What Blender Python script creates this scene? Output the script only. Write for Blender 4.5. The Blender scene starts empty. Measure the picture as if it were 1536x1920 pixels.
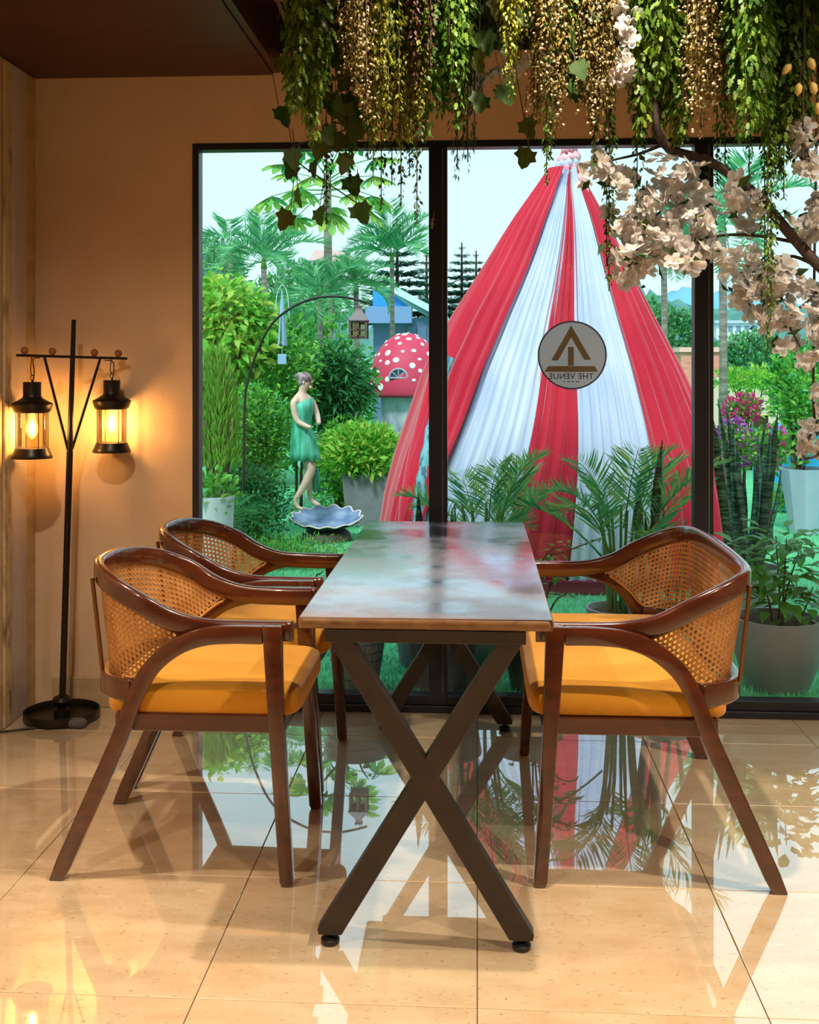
import bpy, bmesh, math, random
import numpy as np
from mathutils import Vector, Matrix

random.seed(7)
RNG = np.random.default_rng(11)
SC = bpy.context.scene
COL = SC.collection
PI = math.pi

# ------------------------------------------------------------------ camera
F_PX, CAM_H, HORIZON = 2100.0, 1.34, 690.0
YAW = math.atan((895.0 - 768.0) / F_PX)          # camera turned a little to the left of the wall's normal
CS, SN = math.cos(YAW), math.sin(YAW)
cam_d = bpy.data.cameras.new('camera')
cam = bpy.data.objects.new('camera', cam_d)
COL.objects.link(cam)
cam.location = (0, 0, CAM_H)
cam.rotation_euler = (PI / 2, 0, YAW)
cam_d.sensor_fit = 'VERTICAL'
cam_d.sensor_height = 36.0
cam_d.sensor_width = 36.0
cam_d.lens = F_PX / 1920.0 * 36.0
cam_d.shift_y = -(960.0 - HORIZON) / 1920.0
cam_d.clip_start, cam_d.clip_end = 0.05, 3000
SC.camera = cam

# ------------------------------------------------------------------ sky, sun, exposure
SC.view_settings.view_transform = 'Standard'
SC.view_settings.look = 'None'
SC.view_settings.gamma = 1.0
SC.view_settings.use_curve_mapping = False
SC.view_settings.exposure = 0.0
SC.cycles.max_bounces = 7
SC.cycles.diffuse_bounces = 3
SC.cycles.glossy_bounces = 3
SC.cycles.transparent_max_bounces = 10
SC.cycles.caustics_reflective = False
SC.cycles.caustics_refractive = False
SC.cycles.use_denoising = True
SC.cycles.use_adaptive_sampling = True
SC.cycles.adaptive_threshold = 0.04
W = bpy.data.worlds.new('sky')
SC.world = W
W.use_nodes = True
nt = W.node_tree
bg = nt.nodes['Background']
tc = nt.nodes.new('ShaderNodeTexCoord')
sep = nt.nodes.new('ShaderNodeSeparateXYZ')
rmp = nt.nodes.new('ShaderNodeValToRGB')
nz = nt.nodes.new('ShaderNodeTexNoise')
nz.inputs['Scale'].default_value = 2.2
nz.inputs['Detail'].default_value = 3
mx = nt.nodes.new('ShaderNodeMix'); mx.data_type = 'RGBA'
nt.links.new(tc.outputs['Generated'], sep.inputs[0])
nt.links.new(tc.outputs['Generated'], nz.inputs['Vector'])
nt.links.new(sep.outputs['Z'], rmp.inputs[0])
rmp.color_ramp.elements[0].position = 0.0
rmp.color_ramp.elements[0].color = (0.70, 0.92, 0.97, 1)
rmp.color_ramp.elements[1].position = 0.45
rmp.color_ramp.elements[1].color = (0.58, 0.87, 0.97, 1)
mx.inputs['B'].default_value = (0.80, 0.95, 0.98, 1)
mr = nt.nodes.new('ShaderNodeMapRange')
mr.inputs['From Min'].default_value = 0.42
mr.inputs['From Max'].default_value = 0.72
mr.inputs['To Max'].default_value = 0.5
nt.links.new(nz.outputs['Fac'], mr.inputs['Value'])
nt.links.new(mr.outputs[0], mx.inputs['Factor'])
nt.links.new(rmp.outputs[0], mx.inputs['A'])
nt.links.new(mx.outputs['Result'], bg.inputs['Color'])
bg.inputs['Strength'].default_value = 1.28

def light(name, kind, loc, color, power, **kw):
    d = bpy.data.lights.new(name, kind)
    d.color = color
    d.energy = power
    for k, v in kw.items():
        setattr(d, k, v)
    o = bpy.data.objects.new(name, d)
    o.location = loc
    COL.objects.link(o)
    return o

def aim(o, target):
    o.rotation_euler = (Vector(target) - o.location).to_track_quat('-Z', 'Y').to_euler()

# hazy sun, high behind the building
sun = light('sun', 'SUN', (0, -5, 12), (1.0, 0.96, 0.90), 3.0, angle=math.radians(14))
aim(sun, (3.0, 6.5, -3.2))
# warm ceiling downlights; the two rear spots are unseen, added as fill
LANTERN_E = 360.0
WARM = (1.0, 0.84, 0.64)
for nm, loc, tgt, p, ang, bl in (
        ('downlight_left', (-1.22, 2.55, 2.484), (-1.20, 2.75, 0), 120, 140, 0.8),
        ('downlight_table', (0.30, 2.78, 3.06), (0.15, 2.66, 0), 250, 96, 0.6),
        ('downlight_right', (1.50, 2.20, 3.06), (1.45, 2.40, 0), 240, 110, 0.7),
        ('rear_fill_left', (-1.22, 0.9, 2.484), (-1.1, 1.2, 0), 140, 140, 0.8),
        ('rear_fill_right', (1.5, 0.4, 3.06), (1.5, 0.6, 0), 190, 140, 0.8)):
    L = light(nm, 'SPOT', loc, WARM, p, spot_size=math.radians(ang), spot_blend=bl, shadow_soft_size=0.035)
    aim(L, tgt)

# ------------------------------------------------------------------ helpers
def at(u, v, y):
    """Point of the room seen at photograph position (u, v) on the plane at depth y."""
    xc = (u - 768.0) / F_PX
    dx, dy, dz = -SN + xc * CS, CS + xc * SN, -(v - HORIZON) / F_PX
    t = y / dy
    return Vector((dx * t, y, CAM_H + dz * t))

def px(y):
    return F_PX / y           # pixels per metre at depth y

def tag(o, label=None, cat=None, group=None, kind=None):
    if label: o['label'] = label
    if cat: o['category'] = cat
    if group: o['group'] = group
    if kind: o['kind'] = kind
    return o

def link(name, mesh, material=None, parent=None):
    o = bpy.data.objects.new(name, mesh)
    COL.objects.link(o)
    if material is not None and len(mesh.materials) == 0:
        mesh.materials.append(material)
    if parent is not None:
        o.parent = parent
    return o

def thing(name, loc, label, cat, group=None, rz=0.0, kind=None):
    o = bpy.data.objects.new(name, None)
    COL.objects.link(o)
    o.empty_display_size = 0.1
    o.location = loc
    o.rotation_euler = (0, 0, rz)
    return tag(o, label, cat, group, kind)

def raw_mesh(name, verts, faces, smooth=False):
    """verts (n,3), faces (m,k) numpy arrays -> mesh, quickly."""
    me = bpy.data.meshes.new(name)
    verts = np.ascontiguousarray(verts, dtype=np.float32)
    faces = np.ascontiguousarray(faces, dtype=np.int32)
    n, (m, k) = len(verts), faces.shape
    me.vertices.add(n); me.loops.add(m * k); me.polygons.add(m)
    me.vertices.foreach_set('co', verts.ravel())
    me.loops.foreach_set('vertex_index', faces.ravel())
    me.polygons.foreach_set('loop_start', np.arange(0, m * k, k, dtype=np.int32))
    me.polygons.foreach_set('loop_total', np.full(m, k, dtype=np.int32))
    if smooth:
        me.polygons.foreach_set('use_smooth', np.ones(m, dtype=bool))
    me.update(calc_edges=True)
    return me

def catmull(pts, n):
    """Smooth curve through pts with n samples."""
    P = np.array(pts, float)
    P = np.vstack([2 * P[0] - P[1], P, 2 * P[-1] - P[-2]])
    out = []
    segs = len(P) - 3
    for i in range(n):
        x = i / (n - 1) * segs
        k = min(int(x), segs - 1)
        t = x - k
        a, b, c, d = P[k], P[k + 1], P[k + 2], P[k + 3]
        out.append(0.5 * ((2 * b) + (c - a) * t + (2 * a - 5 * b + 4 * c - d) * t * t + (3 * b - a - 3 * c + d) * t ** 3))
    return np.array(out)

def even(path, n):
    P = np.array(path, float)
    d = np.concatenate([[0], np.cumsum(np.linalg.norm(np.diff(P, axis=0), axis=1))])
    s = np.linspace(0, d[-1], n)
    return np.stack([np.interp(s, d, P[:, i]) for i in range(P.shape[1])], 1)

class MB:
    def __init__(self):
        self.v, self.f = [], []
    def add(self, verts, faces):
        o = len(self.v)
        self.v += [tuple(map(float, p)) for p in verts]
        self.f += [tuple(i + o for i in f) for f in faces]
        return self
    def box(self, x0, x1, y0, y1, z0, z1, M=None):
        v = [(x, y, z) for z in (z0, z1) for y in (y0, y1) for x in (x0, x1)]
        if M is not None: v = [M @ Vector(p) for p in v]
        return self.add(v, [(0, 2, 3, 1), (4, 5, 7, 6), (0, 1, 5, 4), (2, 6, 7, 3), (0, 4, 6, 2), (1, 3, 7, 5)])
    def bar(self, a, b, w, h, up=(0, 0, 1)):
        """box-section bar from a to b, w across, h along up."""
        a, b = Vector(a), Vector(b)
        t = (b - a).normalized()
        n = t.cross(Vector(up)).normalized()
        u = n.cross(t)
        v = []
        for p in (a, b):
            for sx, sy in ((-1, -1), (1, -1), (1, 1), (-1, 1)):
                v.append(p + n * (sx * w / 2) + u * (sy * h / 2))
        return self.add(v, [(3, 2, 1, 0), (4, 5, 6, 7), (0, 1, 5, 4), (1, 2, 6, 5), (2, 3, 7, 6), (3, 0, 4, 7)])
    def tube(self, path, r, n=8, caps=True):
        P = [Vector(p) for p in path]
        R = r if hasattr(r, '__len__') else [r] * len(P)
        rows = []
        prev = None
        for i, p in enumerate(P):
            t = (P[min(i + 1, len(P) - 1)] - P[max(i - 1, 0)])
            t = t.normalized() if t.length > 1e-9 else Vector((0, 0, 1))
            if prev is None:
                ref = Vector((0, 0, 1)) if abs(t.z) < 0.9 else Vector((1, 0, 0))
                a = t.cross(ref).normalized()
            else:
                a = prev - t * prev.dot(t)
                a = a.normalized() if a.length > 1e-6 else t.orthogonal().normalized()
            prev = a
            b = t.cross(a)
            rows.append([p + (a * math.cos(2 * PI * k / n) + b * math.sin(2 * PI * k / n)) * R[i] for k in range(n)])
        v = [q for row in rows for q in row]
        f = [(i * n + k, i * n + (k + 1) % n, (i + 1) * n + (k + 1) % n, (i + 1) * n + k)
             for i in range(len(P) - 1) for k in range(n)]
        if caps:
            f += [tuple(range(n - 1, -1, -1)), tuple((len(P) - 1) * n + k for k in range(n))]
        return self.add(v, f)
    def lathe(self, prof, n=24, cx=0.0, cy=0.0, z0=0.0):
        """prof: list of (r, z)."""
        v, f, rows = [], [], []
        for r, z in prof:
            if r < 1e-6:
                rows.append([len(v)]); v.append((cx, cy, z + z0))
            else:
                rows.append(list(range(len(v), len(v) + n)))
                v += [(cx + r * math.cos(2 * PI * k / n), cy + r * math.sin(2 * PI * k / n), z + z0) for k in range(n)]
        for A, B in zip(rows, rows[1:]):
            for k in range(n):
                k2 = (k + 1) % n
                if len(A) == 1 and len(B) == 1: continue
                if len(A) == 1: f.append((A[0], B[k2], B[k]))
                elif len(B) == 1: f.append((A[k], A[k2], B[0]))
                else: f.append((A[k], A[k2], B[k2], B[k]))
        return self.add(v, f)
    def sweep(self, path, prof, up=(0, 0, 1), scale=None):
        """closed 2-D profile (lateral, vertical) swept along path."""
        P = [Vector(p) for p in path]
        n = len(prof)
        v = []
        for i, p in enumerate(P):
            t = (P[min(i + 1, len(P) - 1)] - P[max(i - 1, 0)]).normalized()
            a = t.cross(Vector(up)).normalized()
            b = a.cross(t)
            s = scale[i] if scale is not None else 1.0
            v += [p + a * (q[0] * s) + b * (q[1] * s) for q in prof]
        f = [(i * n + k, i * n + (k + 1) % n, (i + 1) * n + (k + 1) % n, (i + 1) * n + k)
             for i in range(len(P) - 1) for k in range(n)]
        f += [tuple(range(n - 1, -1, -1)), tuple((len(P) - 1) * n + k for k in range(n))]
        return self.add(v, f)
    def extrude(self, outline, y0, y1):
        """outline of (x, z) points extruded along y."""
        n = len(outline)
        v = [(x, y0, z) for x, z in outline] + [(x, y1, z) for x, z in outline]
        f = [tuple(range(n)), tuple(range(2 * n - 1, n - 1, -1))]
        f += [(k, n + k, n + (k + 1) % n, (k + 1) % n) for k in range(n)]
        return self.add(v, f)
    def superell(self, c, r, e1=0.35, e2=0.35, nu=16, nv=32):
        def pw(x, e): return math.copysign(abs(x) ** e, x)
        v = []
        for i in range(1, nu):
            a = -PI / 2 + PI * i / nu
            for k in range(nv):
                b = 2 * PI * k / nv
                v.append((c[0] + r[0] * pw(math.cos(a), e1) * pw(math.cos(b), e2),
                          c[1] + r[1] * pw(math.cos(a), e1) * pw(math.sin(b), e2),
                          c[2] + r[2] * pw(math.sin(a), e1)))
        m = len(v)
        v += [(c[0], c[1], c[2] - r[2]), (c[0], c[1], c[2] + r[2])]
        f = [(i * nv + k, i * nv + (k + 1) % nv, (i + 1) * nv + (k + 1) % nv, (i + 1) * nv + k)
             for i in range(nu - 2) for k in range(nv)]
        f += [(m, (k + 1) % nv, k) for k in range(nv)]
        f += [(m + 1, (nu - 2) * nv + k, (nu - 2) * nv + (k + 1) % nv) for k in range(nv)]
        return self.add(v, f)
    def mesh(self, name, smooth=False, bevel=0.0, seg=2):
        me = bpy.data.meshes.new(name)
        me.from_pydata(self.v, [], self.f)
        bm = bmesh.new(); bm.from_mesh(me)
        bmesh.ops.recalc_face_normals(bm, faces=bm.faces)
        if bevel:
            es = [e for e in bm.edges if len(e.link_faces) == 2 and e.calc_face_angle(0) > 0.6]
            bmesh.ops.bevel(bm, geom=es, offset=bevel, segments=seg, affect='EDGES', profile=0.5, clamp_overlap=True)
        if smooth:
            for f in bm.faces: f.smooth = True
        bm.to_mesh(me); bm.free()
        if smooth and smooth != 'all':
            try: me.set_sharp_from_angle(angle=math.radians(40))
            except Exception: pass
        return me
    def build(self, name, material, parent=None, smooth=False, bevel=0.0, seg=2):
        return link(name, self.mesh(name, smooth, bevel, seg), material, parent)

def rrect(a, b, r, seg=3):
    """rounded rectangle, half sizes a, b."""
    out = []
    for cx, cy, s in ((a - r, b - r, 0), (-a + r, b - r, 1), (-a + r, -b + r, 2), (a - r, -b + r, 3)):
        for k in range(seg + 1):
            t = PI / 2 * (s + k / seg)
            out.append((cx + r * math.cos(t), cy + r * math.sin(t)))
    return out

# ------------------------------------------------------------------ materials
def srgb(r, g, b):
    return tuple(((c / 255) / 12.92 if c / 255 <= 0.04045 else ((c / 255 + 0.055) / 1.055) ** 2.4) for c in (r, g, b)) + (1,)

def setin(node, name, val):
    if name in node.inputs: node.inputs[name].default_value = val

def mat(name, col, rough=0.5, metal=0.0, spec=0.5, coat=0.0, ior=None, sheen=0.0,
        var=None, vscale=(8, 8, 8), vdetail=4, vlo=0.35, vhi=0.65, bump=0.0, bscale=60, rvar=None, coat_rough=0.05):
    m = bpy.data.materials.new(name); m.use_nodes = True
    t = m.node_tree; p = t.nodes['Principled BSDF']
    p.inputs['Base Color'].default_value = col
    p.inputs['Roughness'].default_value = rough
    p.inputs['Metallic'].default_value = metal
    setin(p, 'Specular IOR Level', spec)
    setin(p, 'Coat Weight', coat); setin(p, 'Coat Roughness', coat_rough)
    setin(p, 'Sheen Weight', sheen)
    if ior: setin(p, 'IOR', ior)
    if var is not None or bump or rvar:
        tc = t.nodes.new('ShaderNodeTexCoord')
        mp = t.nodes.new('ShaderNodeMapping'); mp.inputs['Scale'].default_value = vscale
        t.links.new(tc.outputs['Object'], mp.inputs['Vector'])
        nz = t.nodes.new('ShaderNodeTexNoise'); nz.inputs['Scale'].default_value = 1.0
        nz.inputs['Detail'].default_value = vdetail
        t.links.new(mp.outputs[0], nz.inputs['Vector'])
        if var is not None:
            cr = t.nodes.new('ShaderNodeValToRGB')
            cr.color_ramp.elements[0].position = vlo; cr.color_ramp.elements[0].color = col
            cr.color_ramp.elements[1].position = vhi; cr.color_ramp.elements[1].color = var
            t.links.new(nz.outputs['Fac'], cr.inputs[0])
            t.links.new(cr.outputs[0], p.inputs['Base Color'])
        if rvar:
            r2 = t.nodes.new('ShaderNodeMapRange')
            r2.inputs['From Min'].default_value = 0.35; r2.inputs['From Max'].default_value = 0.7
            r2.inputs['To Min'].default_value = rough; r2.inputs['To Max'].default_value = rvar
            t.links.new(nz.outputs['Fac'], r2.inputs['Value'])
            t.links.new(r2.outputs[0], p.inputs['Roughness'])
        if bump:
            n2 = t.nodes.new('ShaderNodeTexNoise'); n2.inputs['Scale'].default_value = bscale
            n2.inputs['Detail'].default_value = 3
            t.links.new(tc.outputs['Object'], n2.inputs['Vector'])
            bp = t.nodes.new('ShaderNodeBump'); bp.inputs['Strength'].default_value = bump
            bp.inputs['Distance'].default_value = 0.01
            t.links.new(n2.outputs['Fac'], bp.inputs['Height'])
            t.links.new(bp.outputs[0], p.inputs['Normal'])
    return m

def leafmat(name, cols, trans=0.3, rough=0.45, spec=0.3):
    """leaf colours vary leaf by leaf; some light passes through."""
    m = bpy.data.materials.new(name); m.use_nodes = True
    t = m.node_tree; p = t.nodes['Principled BSDF']; out = t.nodes['Material Output']
    p.inputs['Roughness'].default_value = rough; setin(p, 'Specular IOR Level', spec)
    g = t.nodes.new('ShaderNodeNewGeometry'); cr = t.nodes.new('ShaderNodeValToRGB')
    el = cr.color_ramp.elements
    while len(el) < len(cols): el.new(0.5)
    for i, c in enumerate(cols):
        el[i].position = i / max(1, len(cols) - 1); el[i].color = c
    t.links.new(g.outputs['Random Per Island'], cr.inputs[0])
    t.links.new(cr.outputs[0], p.inputs['Base Color'])
    if trans:
        tr = t.nodes.new('ShaderNodeBsdfTranslucent'); mx = t.nodes.new('ShaderNodeMixShader')
        mx.inputs[0].default_value = trans
        t.links.new(cr.outputs[0], tr.inputs['Color'])
        t.links.new(p.outputs[0], mx.inputs[1]); t.links.new(tr.outputs[0], mx.inputs[2])
        t.links.new(mx.outputs[0], out.inputs['Surface'])
    return m

def glassmat(name, tint=(0.97, 1.0, 1.0, 1), refl=0.6, ior=1.45):
    m = bpy.data.materials.new(name); m.use_nodes = True
    t = m.node_tree; t.nodes.remove(t.nodes['Principled BSDF']); out = t.nodes['Material Output']
    a = t.nodes.new('ShaderNodeBsdfTransparent'); a.inputs['Color'].default_value = tint
    b = t.nodes.new('ShaderNodeBsdfGlossy'); b.inputs['Roughness'].default_value = 0.0
    fr = t.nodes.new('ShaderNodeFresnel'); fr.inputs['IOR'].default_value = ior
    mu = t.nodes.new('ShaderNodeMath'); mu.operation = 'MULTIPLY'; mu.inputs[1].default_value = refl
    mx = t.nodes.new('ShaderNodeMixShader')
    t.links.new(fr.outputs[0], mu.inputs[0]); t.links.new(mu.outputs[0], mx.inputs[0])
    t.links.new(a.outputs[0], mx.inputs[1]); t.links.new(b.outputs[0], mx.inputs[2])
    t.links.new(mx.outputs[0], out.inputs['Surface'])
    return m

def emitmat(name, col, strength):
    m = bpy.data.materials.new(name); m.use_nodes = True
    t = m.node_tree; p = t.nodes['Principled BSDF']
    p.inputs['Base Color'].default_value = col
    p.inputs['Emission Color'].default_value = col
    p.inputs['Emission Strength'].default_value = strength
    return m

def polish(m, strength, power, rough, tint=(1, 1, 1, 1), worn=None):
    """lay a polished, angle-dependent mirror coat over a material."""
    t = m.node_tree; out = t.nodes['Material Output']; base = out.inputs['Surface'].links[0].from_socket
    lw = t.nodes.new('ShaderNodeLayerWeight'); lw.inputs['Blend'].default_value = 0.5
    pw = t.nodes.new('ShaderNodeMath'); pw.operation = 'POWER'; pw.inputs[1].default_value = power
    mu = t.nodes.new('ShaderNodeMath'); mu.operation = 'MULTIPLY'; mu.inputs[1].default_value = strength
    gl = t.nodes.new('ShaderNodeBsdfGlossy'); gl.inputs['Roughness'].default_value = rough; gl.inputs['Color'].default_value = tint
    mx = t.nodes.new('ShaderNodeMixShader')
    t.links.new(lw.outputs['Facing'], pw.inputs[0]); t.links.new(pw.outputs[0], mu.inputs[0]); t.links.new(mu.outputs[0], mx.inputs[0])
    t.links.new(base, mx.inputs[1]); t.links.new(gl.outputs[0], mx.inputs[2]); t.links.new(mx.outputs[0], out.inputs['Surface'])
    if worn:                                            # rubbed patches where the lacquer has gone dull
        tc = t.nodes.new('ShaderNodeTexCoord'); nz = t.nodes.new('ShaderNodeTexNoise')
        nz.inputs['Scale'].default_value = worn[0]; nz.inputs['Detail'].default_value = 5; nz.inputs['Roughness'].default_value = 0.6
        t.links.new(tc.outputs['Object'], nz.inputs['Vector'])
        r = t.nodes.new('ShaderNodeMapRange'); r.inputs['From Min'].default_value = 0.45; r.inputs['From Max'].default_value = 0.62
        r.inputs['To Min'].default_value = strength; r.inputs['To Max'].default_value = strength * worn[1]
        t.links.new(nz.outputs['Fac'], r.inputs['Value']); t.links.new(r.outputs[0], mu.inputs[1])
        r2 = t.nodes.new('ShaderNodeMapRange'); r2.inputs['From Min'].default_value = 0.4; r2.inputs['From Max'].default_value = 0.65
        r2.inputs['To Min'].default_value = rough; r2.inputs['To Max'].default_value = rough * 2.2
        t.links.new(nz.outputs['Fac'], r2.inputs['Value']); t.links.new(r2.outputs[0], gl.inputs['Roughness'])
    return gl
M = {}
M['plaster'] = mat('plaster', srgb(222, 190, 156), 0.8, var=srgb(214, 180, 144), vscale=(3, 3, 3), bump=0.12, bscale=90)
M['plaster_side'] = mat('plaster_side', srgb(216, 186, 150), 0.85, var=srgb(200, 168, 130), vscale=(9, 9, 2), bump=0.25, bscale=40)
M['greige'] = mat('greige_trim', srgb(206, 192, 184), 0.6, var=srgb(192, 176, 166), vscale=(14, 14, 1.2))
M['rough_edge'] = mat('rough_plaster_edge', srgb(205, 180, 140), 0.9, var=srgb(120, 92, 60), vscale=(30, 30, 9), vlo=0.5, vhi=0.75, bump=0.6, bscale=35)
M['cream_trim'] = mat('cream_baseboard', srgb(205, 178, 140), 0.5, var=srgb(185, 155, 112), vscale=(7, 7, 20))
M['dark_soffit'] = mat('dark_brown_panel', srgb(72, 36, 26), 0.45, var=srgb(58, 28, 20), vscale=(3, 14, 3))
M['black_void'] = mat('black_ceiling', srgb(26, 22, 20), 0.9)
M['room_tan'] = mat('room_wall_tan', srgb(190, 160, 130), 0.85)
M['frame_black'] = mat('black_aluminium', srgb(20, 23, 32), 0.38, metal=0.0, spec=0.5)
M['gasket'] = mat('grey_gasket', srgb(110, 112, 120), 0.5)
M['pane'] = glassmat('window_glass', (0.97, 1.0, 0.995, 1), 0.55)
M['grout'] = mat('grout', srgb(96, 76, 58), 0.9)
M['batten'] = mat('pale_batten', srgb(170, 140, 110), 0.6)
# polished floor tile: cream with short brown flecks
def tile_material():
    m = mat('polished_tile', srgb(224, 196, 158), 0.3, spec=0.2)
    t = m.node_tree; p = t.nodes['Principled BSDF']
    tc = t.nodes.new('ShaderNodeTexCoord'); oi = t.nodes.new('ShaderNodeObjectInfo')
    ad = t.nodes.new('ShaderNodeVectorMath'); ad.operation = 'ADD'
    sc = t.nodes.new('ShaderNodeVectorMath'); sc.operation = 'SCALE'; sc.inputs['Scale'].default_value = 17.0
    cb = t.nodes.new('ShaderNodeCombineXYZ')
    for k in 'XYZ': t.links.new(oi.outputs['Random'], cb.inputs[k])
    t.links.new(cb.outputs[0], sc.inputs[0])
    t.links.new(tc.outputs['Object'], ad.inputs[0]); t.links.new(sc.outputs[0], ad.inputs[1])
    def noise(scale, vec, det=3):
        mp = t.nodes.new('ShaderNodeMapping'); mp.inputs['Scale'].default_value = vec
        n = t.nodes.new('ShaderNodeTexNoise'); n.inputs['Scale'].default_value = scale; n.inputs['Detail'].default_value = det
        t.links.new(ad.outputs[0], mp.inputs[0]); t.links.new(mp.outputs[0], n.inputs['Vector'])
        return n.outputs['Fac']
    def ramp(f, a, b, ca, cb_):
        r = t.nodes.new('ShaderNodeValToRGB')
        r.color_ramp.elements[0].position = a; r.color_ramp.elements[0].color = ca
        r.color_ramp.elements[1].position = b; r.color_ramp.elements[1].color = cb_
        t.links.new(f, r.inputs[0]); return r.outputs[0]
    base = ramp(noise(7, (1, 2.2, 1)), 0.3, 0.7, srgb(232, 206, 170), srgb(216, 186, 146))
    fleck = ramp(noise(105, (0.6, 1.5, 1), 2), 0.66, 0.71, (0, 0, 0, 1), (1, 1, 1, 1))
    pale = ramp(noise(40, (0.6, 1.6, 1), 2), 0.66, 0.72, (0, 0, 0, 1), (1, 1, 1, 1))
    def mix(f, a, b, k):
        x = t.nodes.new('ShaderNodeMix'); x.data_type = 'RGBA'
        mu = t.nodes.new('ShaderNodeMath'); mu.operation = 'MULTIPLY'; mu.inputs[1].default_value = k
        t.links.new(f, mu.inputs[0]); t.links.new(mu.outputs[0], x.inputs['Factor'])
        t.links.new(a, x.inputs['A']); x.inputs['B'].default_value = b
        return x.outputs['Result']
    c = mix(pale, base, srgb(240, 222, 194), 0.6)
    c = mix(fleck, c, srgb(156, 112, 70), 0.55)
    t.links.new(c, p.inputs['Base Color'])
    return m
M['tile'] = tile_material(); polish(M['tile'], 1.0, 1.9, 0.012)

# ------------------------------------------------------------------ room shell
D = 4.36                                   # inner face of the window wall
XL = at(65, 1000, D).x                     # left wall
XR, YB, ZC = 3.0, -2.6, 3.0
WX0 = at(361, 900, D).x                    # window left edge
WZ = at(822, 264, D).z                     # window top
MULL = [at(822, 800, D + 0.03).x, at(1317, 800, D + 0.03).x]
STEP = MULL[1] - MULL[0]
WX1 = MULL[1] + STEP

def struct(o): return tag(o, kind='structure')

floor = struct(MB().box(XL - 0.2, XR + 0.2, YB - 0.2, D + 0.16, -0.08, -0.004).build('floor', M['grout']))
TW, TD, GAP = 0.6, 0.57, 0.0022
tile_full = None
for i in range(-4, 6):
    for j in range(-9, 5):
        x0, x1 = i * TW, (i + 1) * TW
        y0, y1 = 2.349 + (j - 1) * TD, 2.349 + j * TD
        cx0, cx1, cy0, cy1 = max(x0, XL), min(x1, XR), max(y0, YB), min(y1, D - 0.005)
        if cx1 - cx0 < 0.02 or cy1 - cy0 < 0.02: continue
        whole = abs(cx1 - cx0 - TW) < 1e-6 and abs(cy1 - cy0 - TD) < 1e-6
        w, d = (cx1 - cx0) / 2 - GAP / 2, (cy1 - cy0) / 2 - GAP / 2
        if whole and tile_full is not None: me = tile_full
        else:
            me = MB().box(-w, w, -d, d, -0.010, 0.0).mesh('tile', bevel=0.0012, seg=1)
            me.materials.append(M['tile'])
            if whole: tile_full = me
        o = link('tile', me, None, floor)
        o.location = ((cx0 + cx1) / 2, (cy0 + cy1) / 2, 0)

ZW = 2.575                                  # painted part of the window wall ends here
wb = MB()
wb.box(XL - 0.2, WX0, D, D + 0.16, 0, ZW)
wb.box(WX0, WX1, D, D + 0.16, WZ, ZW)
wb.box(WX1, XR + 0.2, D, D + 0.16, 0, ZW)
struct(wb.build('wall_back', M['plaster']))
struct(MB().box(XL - 0.2, XR + 0.2, D, D + 0.16, ZW, ZC + 0.1).build('trim_1', M['black_void']))
struct(MB().box(XL - 0.2, XL, YB - 0.2, D, 0, ZC + 0.1).build('wall_left', M['plaster_side']))
struct(MB().box(XR, XR + 0.2, YB - 0.2, D, 0, ZC + 0.1).build('wall_right', M['room_tan']))
struct(MB().box(XL, XR, YB - 0.2, YB, 0, ZC + 0.1).build('wall_front', M['room_tan']))
struct(MB().box(XL - 0.2, XR + 0.2, YB - 0.2, D + 0.5, ZC + 0.1, ZC + 0.25).build('ceiling', M['black_void']))
# jamb boards on the left wall near the corner
struct(MB().box(XL, XL + 0.006, 4.125, 4.268, 0.0, 2.488).build('trim_2', M['greige'], bevel=0.004))
struct(MB().box(XL, XL + 0.010, 4.055, 4.122, 0.0, 2.488).build('trim_3', M['rough_edge'], bevel=0.008))
struct(MB().box(XL, XL + 0.004, 4.27, 4.355, 0.0, 2.488).build('trim_4', M['cream_trim'], bevel=0.003))
# baseboard, stops short of the corner
bb = MB().box(at(100, 1300, D).x, WX0 - 0.002, D - 0.020, D, 0.0, 0.118)
struct(bb.build('baseboard_back', M['cream_trim'], bevel=0.004))
# dropped soffit of dark brown panel
XS = at(512, 135, D).x
so = MB().box(XL + 0.0005, XS, YB, D - 0.001, 2.49, 2.74)
soffit = struct(so.build('trim_5', M['dark_soffit'], bevel=0.003))
struct(MB().box(XS, XS + 0.028, YB, D - 0.001, 2.498, 2.76).build('trim_6', mat('dark_edge_board', srgb(58, 30, 20), 0.4), bevel=0.003))
# ceiling battens and a strut, seen between the hanging plants
for k, (y, z) in enumerate(((4.20, 2.735), (3.95, 2.80))):
    b = MB().box(XS + 0.03, XR, y, y + 0.03, z, z + 0.022).build('ceiling_batten', M['batten'])
    tag(b, ['pale ceiling batten running above the window, nearer the glass', 'second pale ceiling batten, a little higher and further from the window'][k], 'batten', 'ceiling battens')
rod = MB().bar(at(512, -20, 4.0), at(545, 62, 4.0), 0.014, 0.014).build('ceiling_strut', M['batten'])
tag(rod, 'thin pale slanted strut in the dark ceiling beside the leftmost fern', 'strut')

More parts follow.
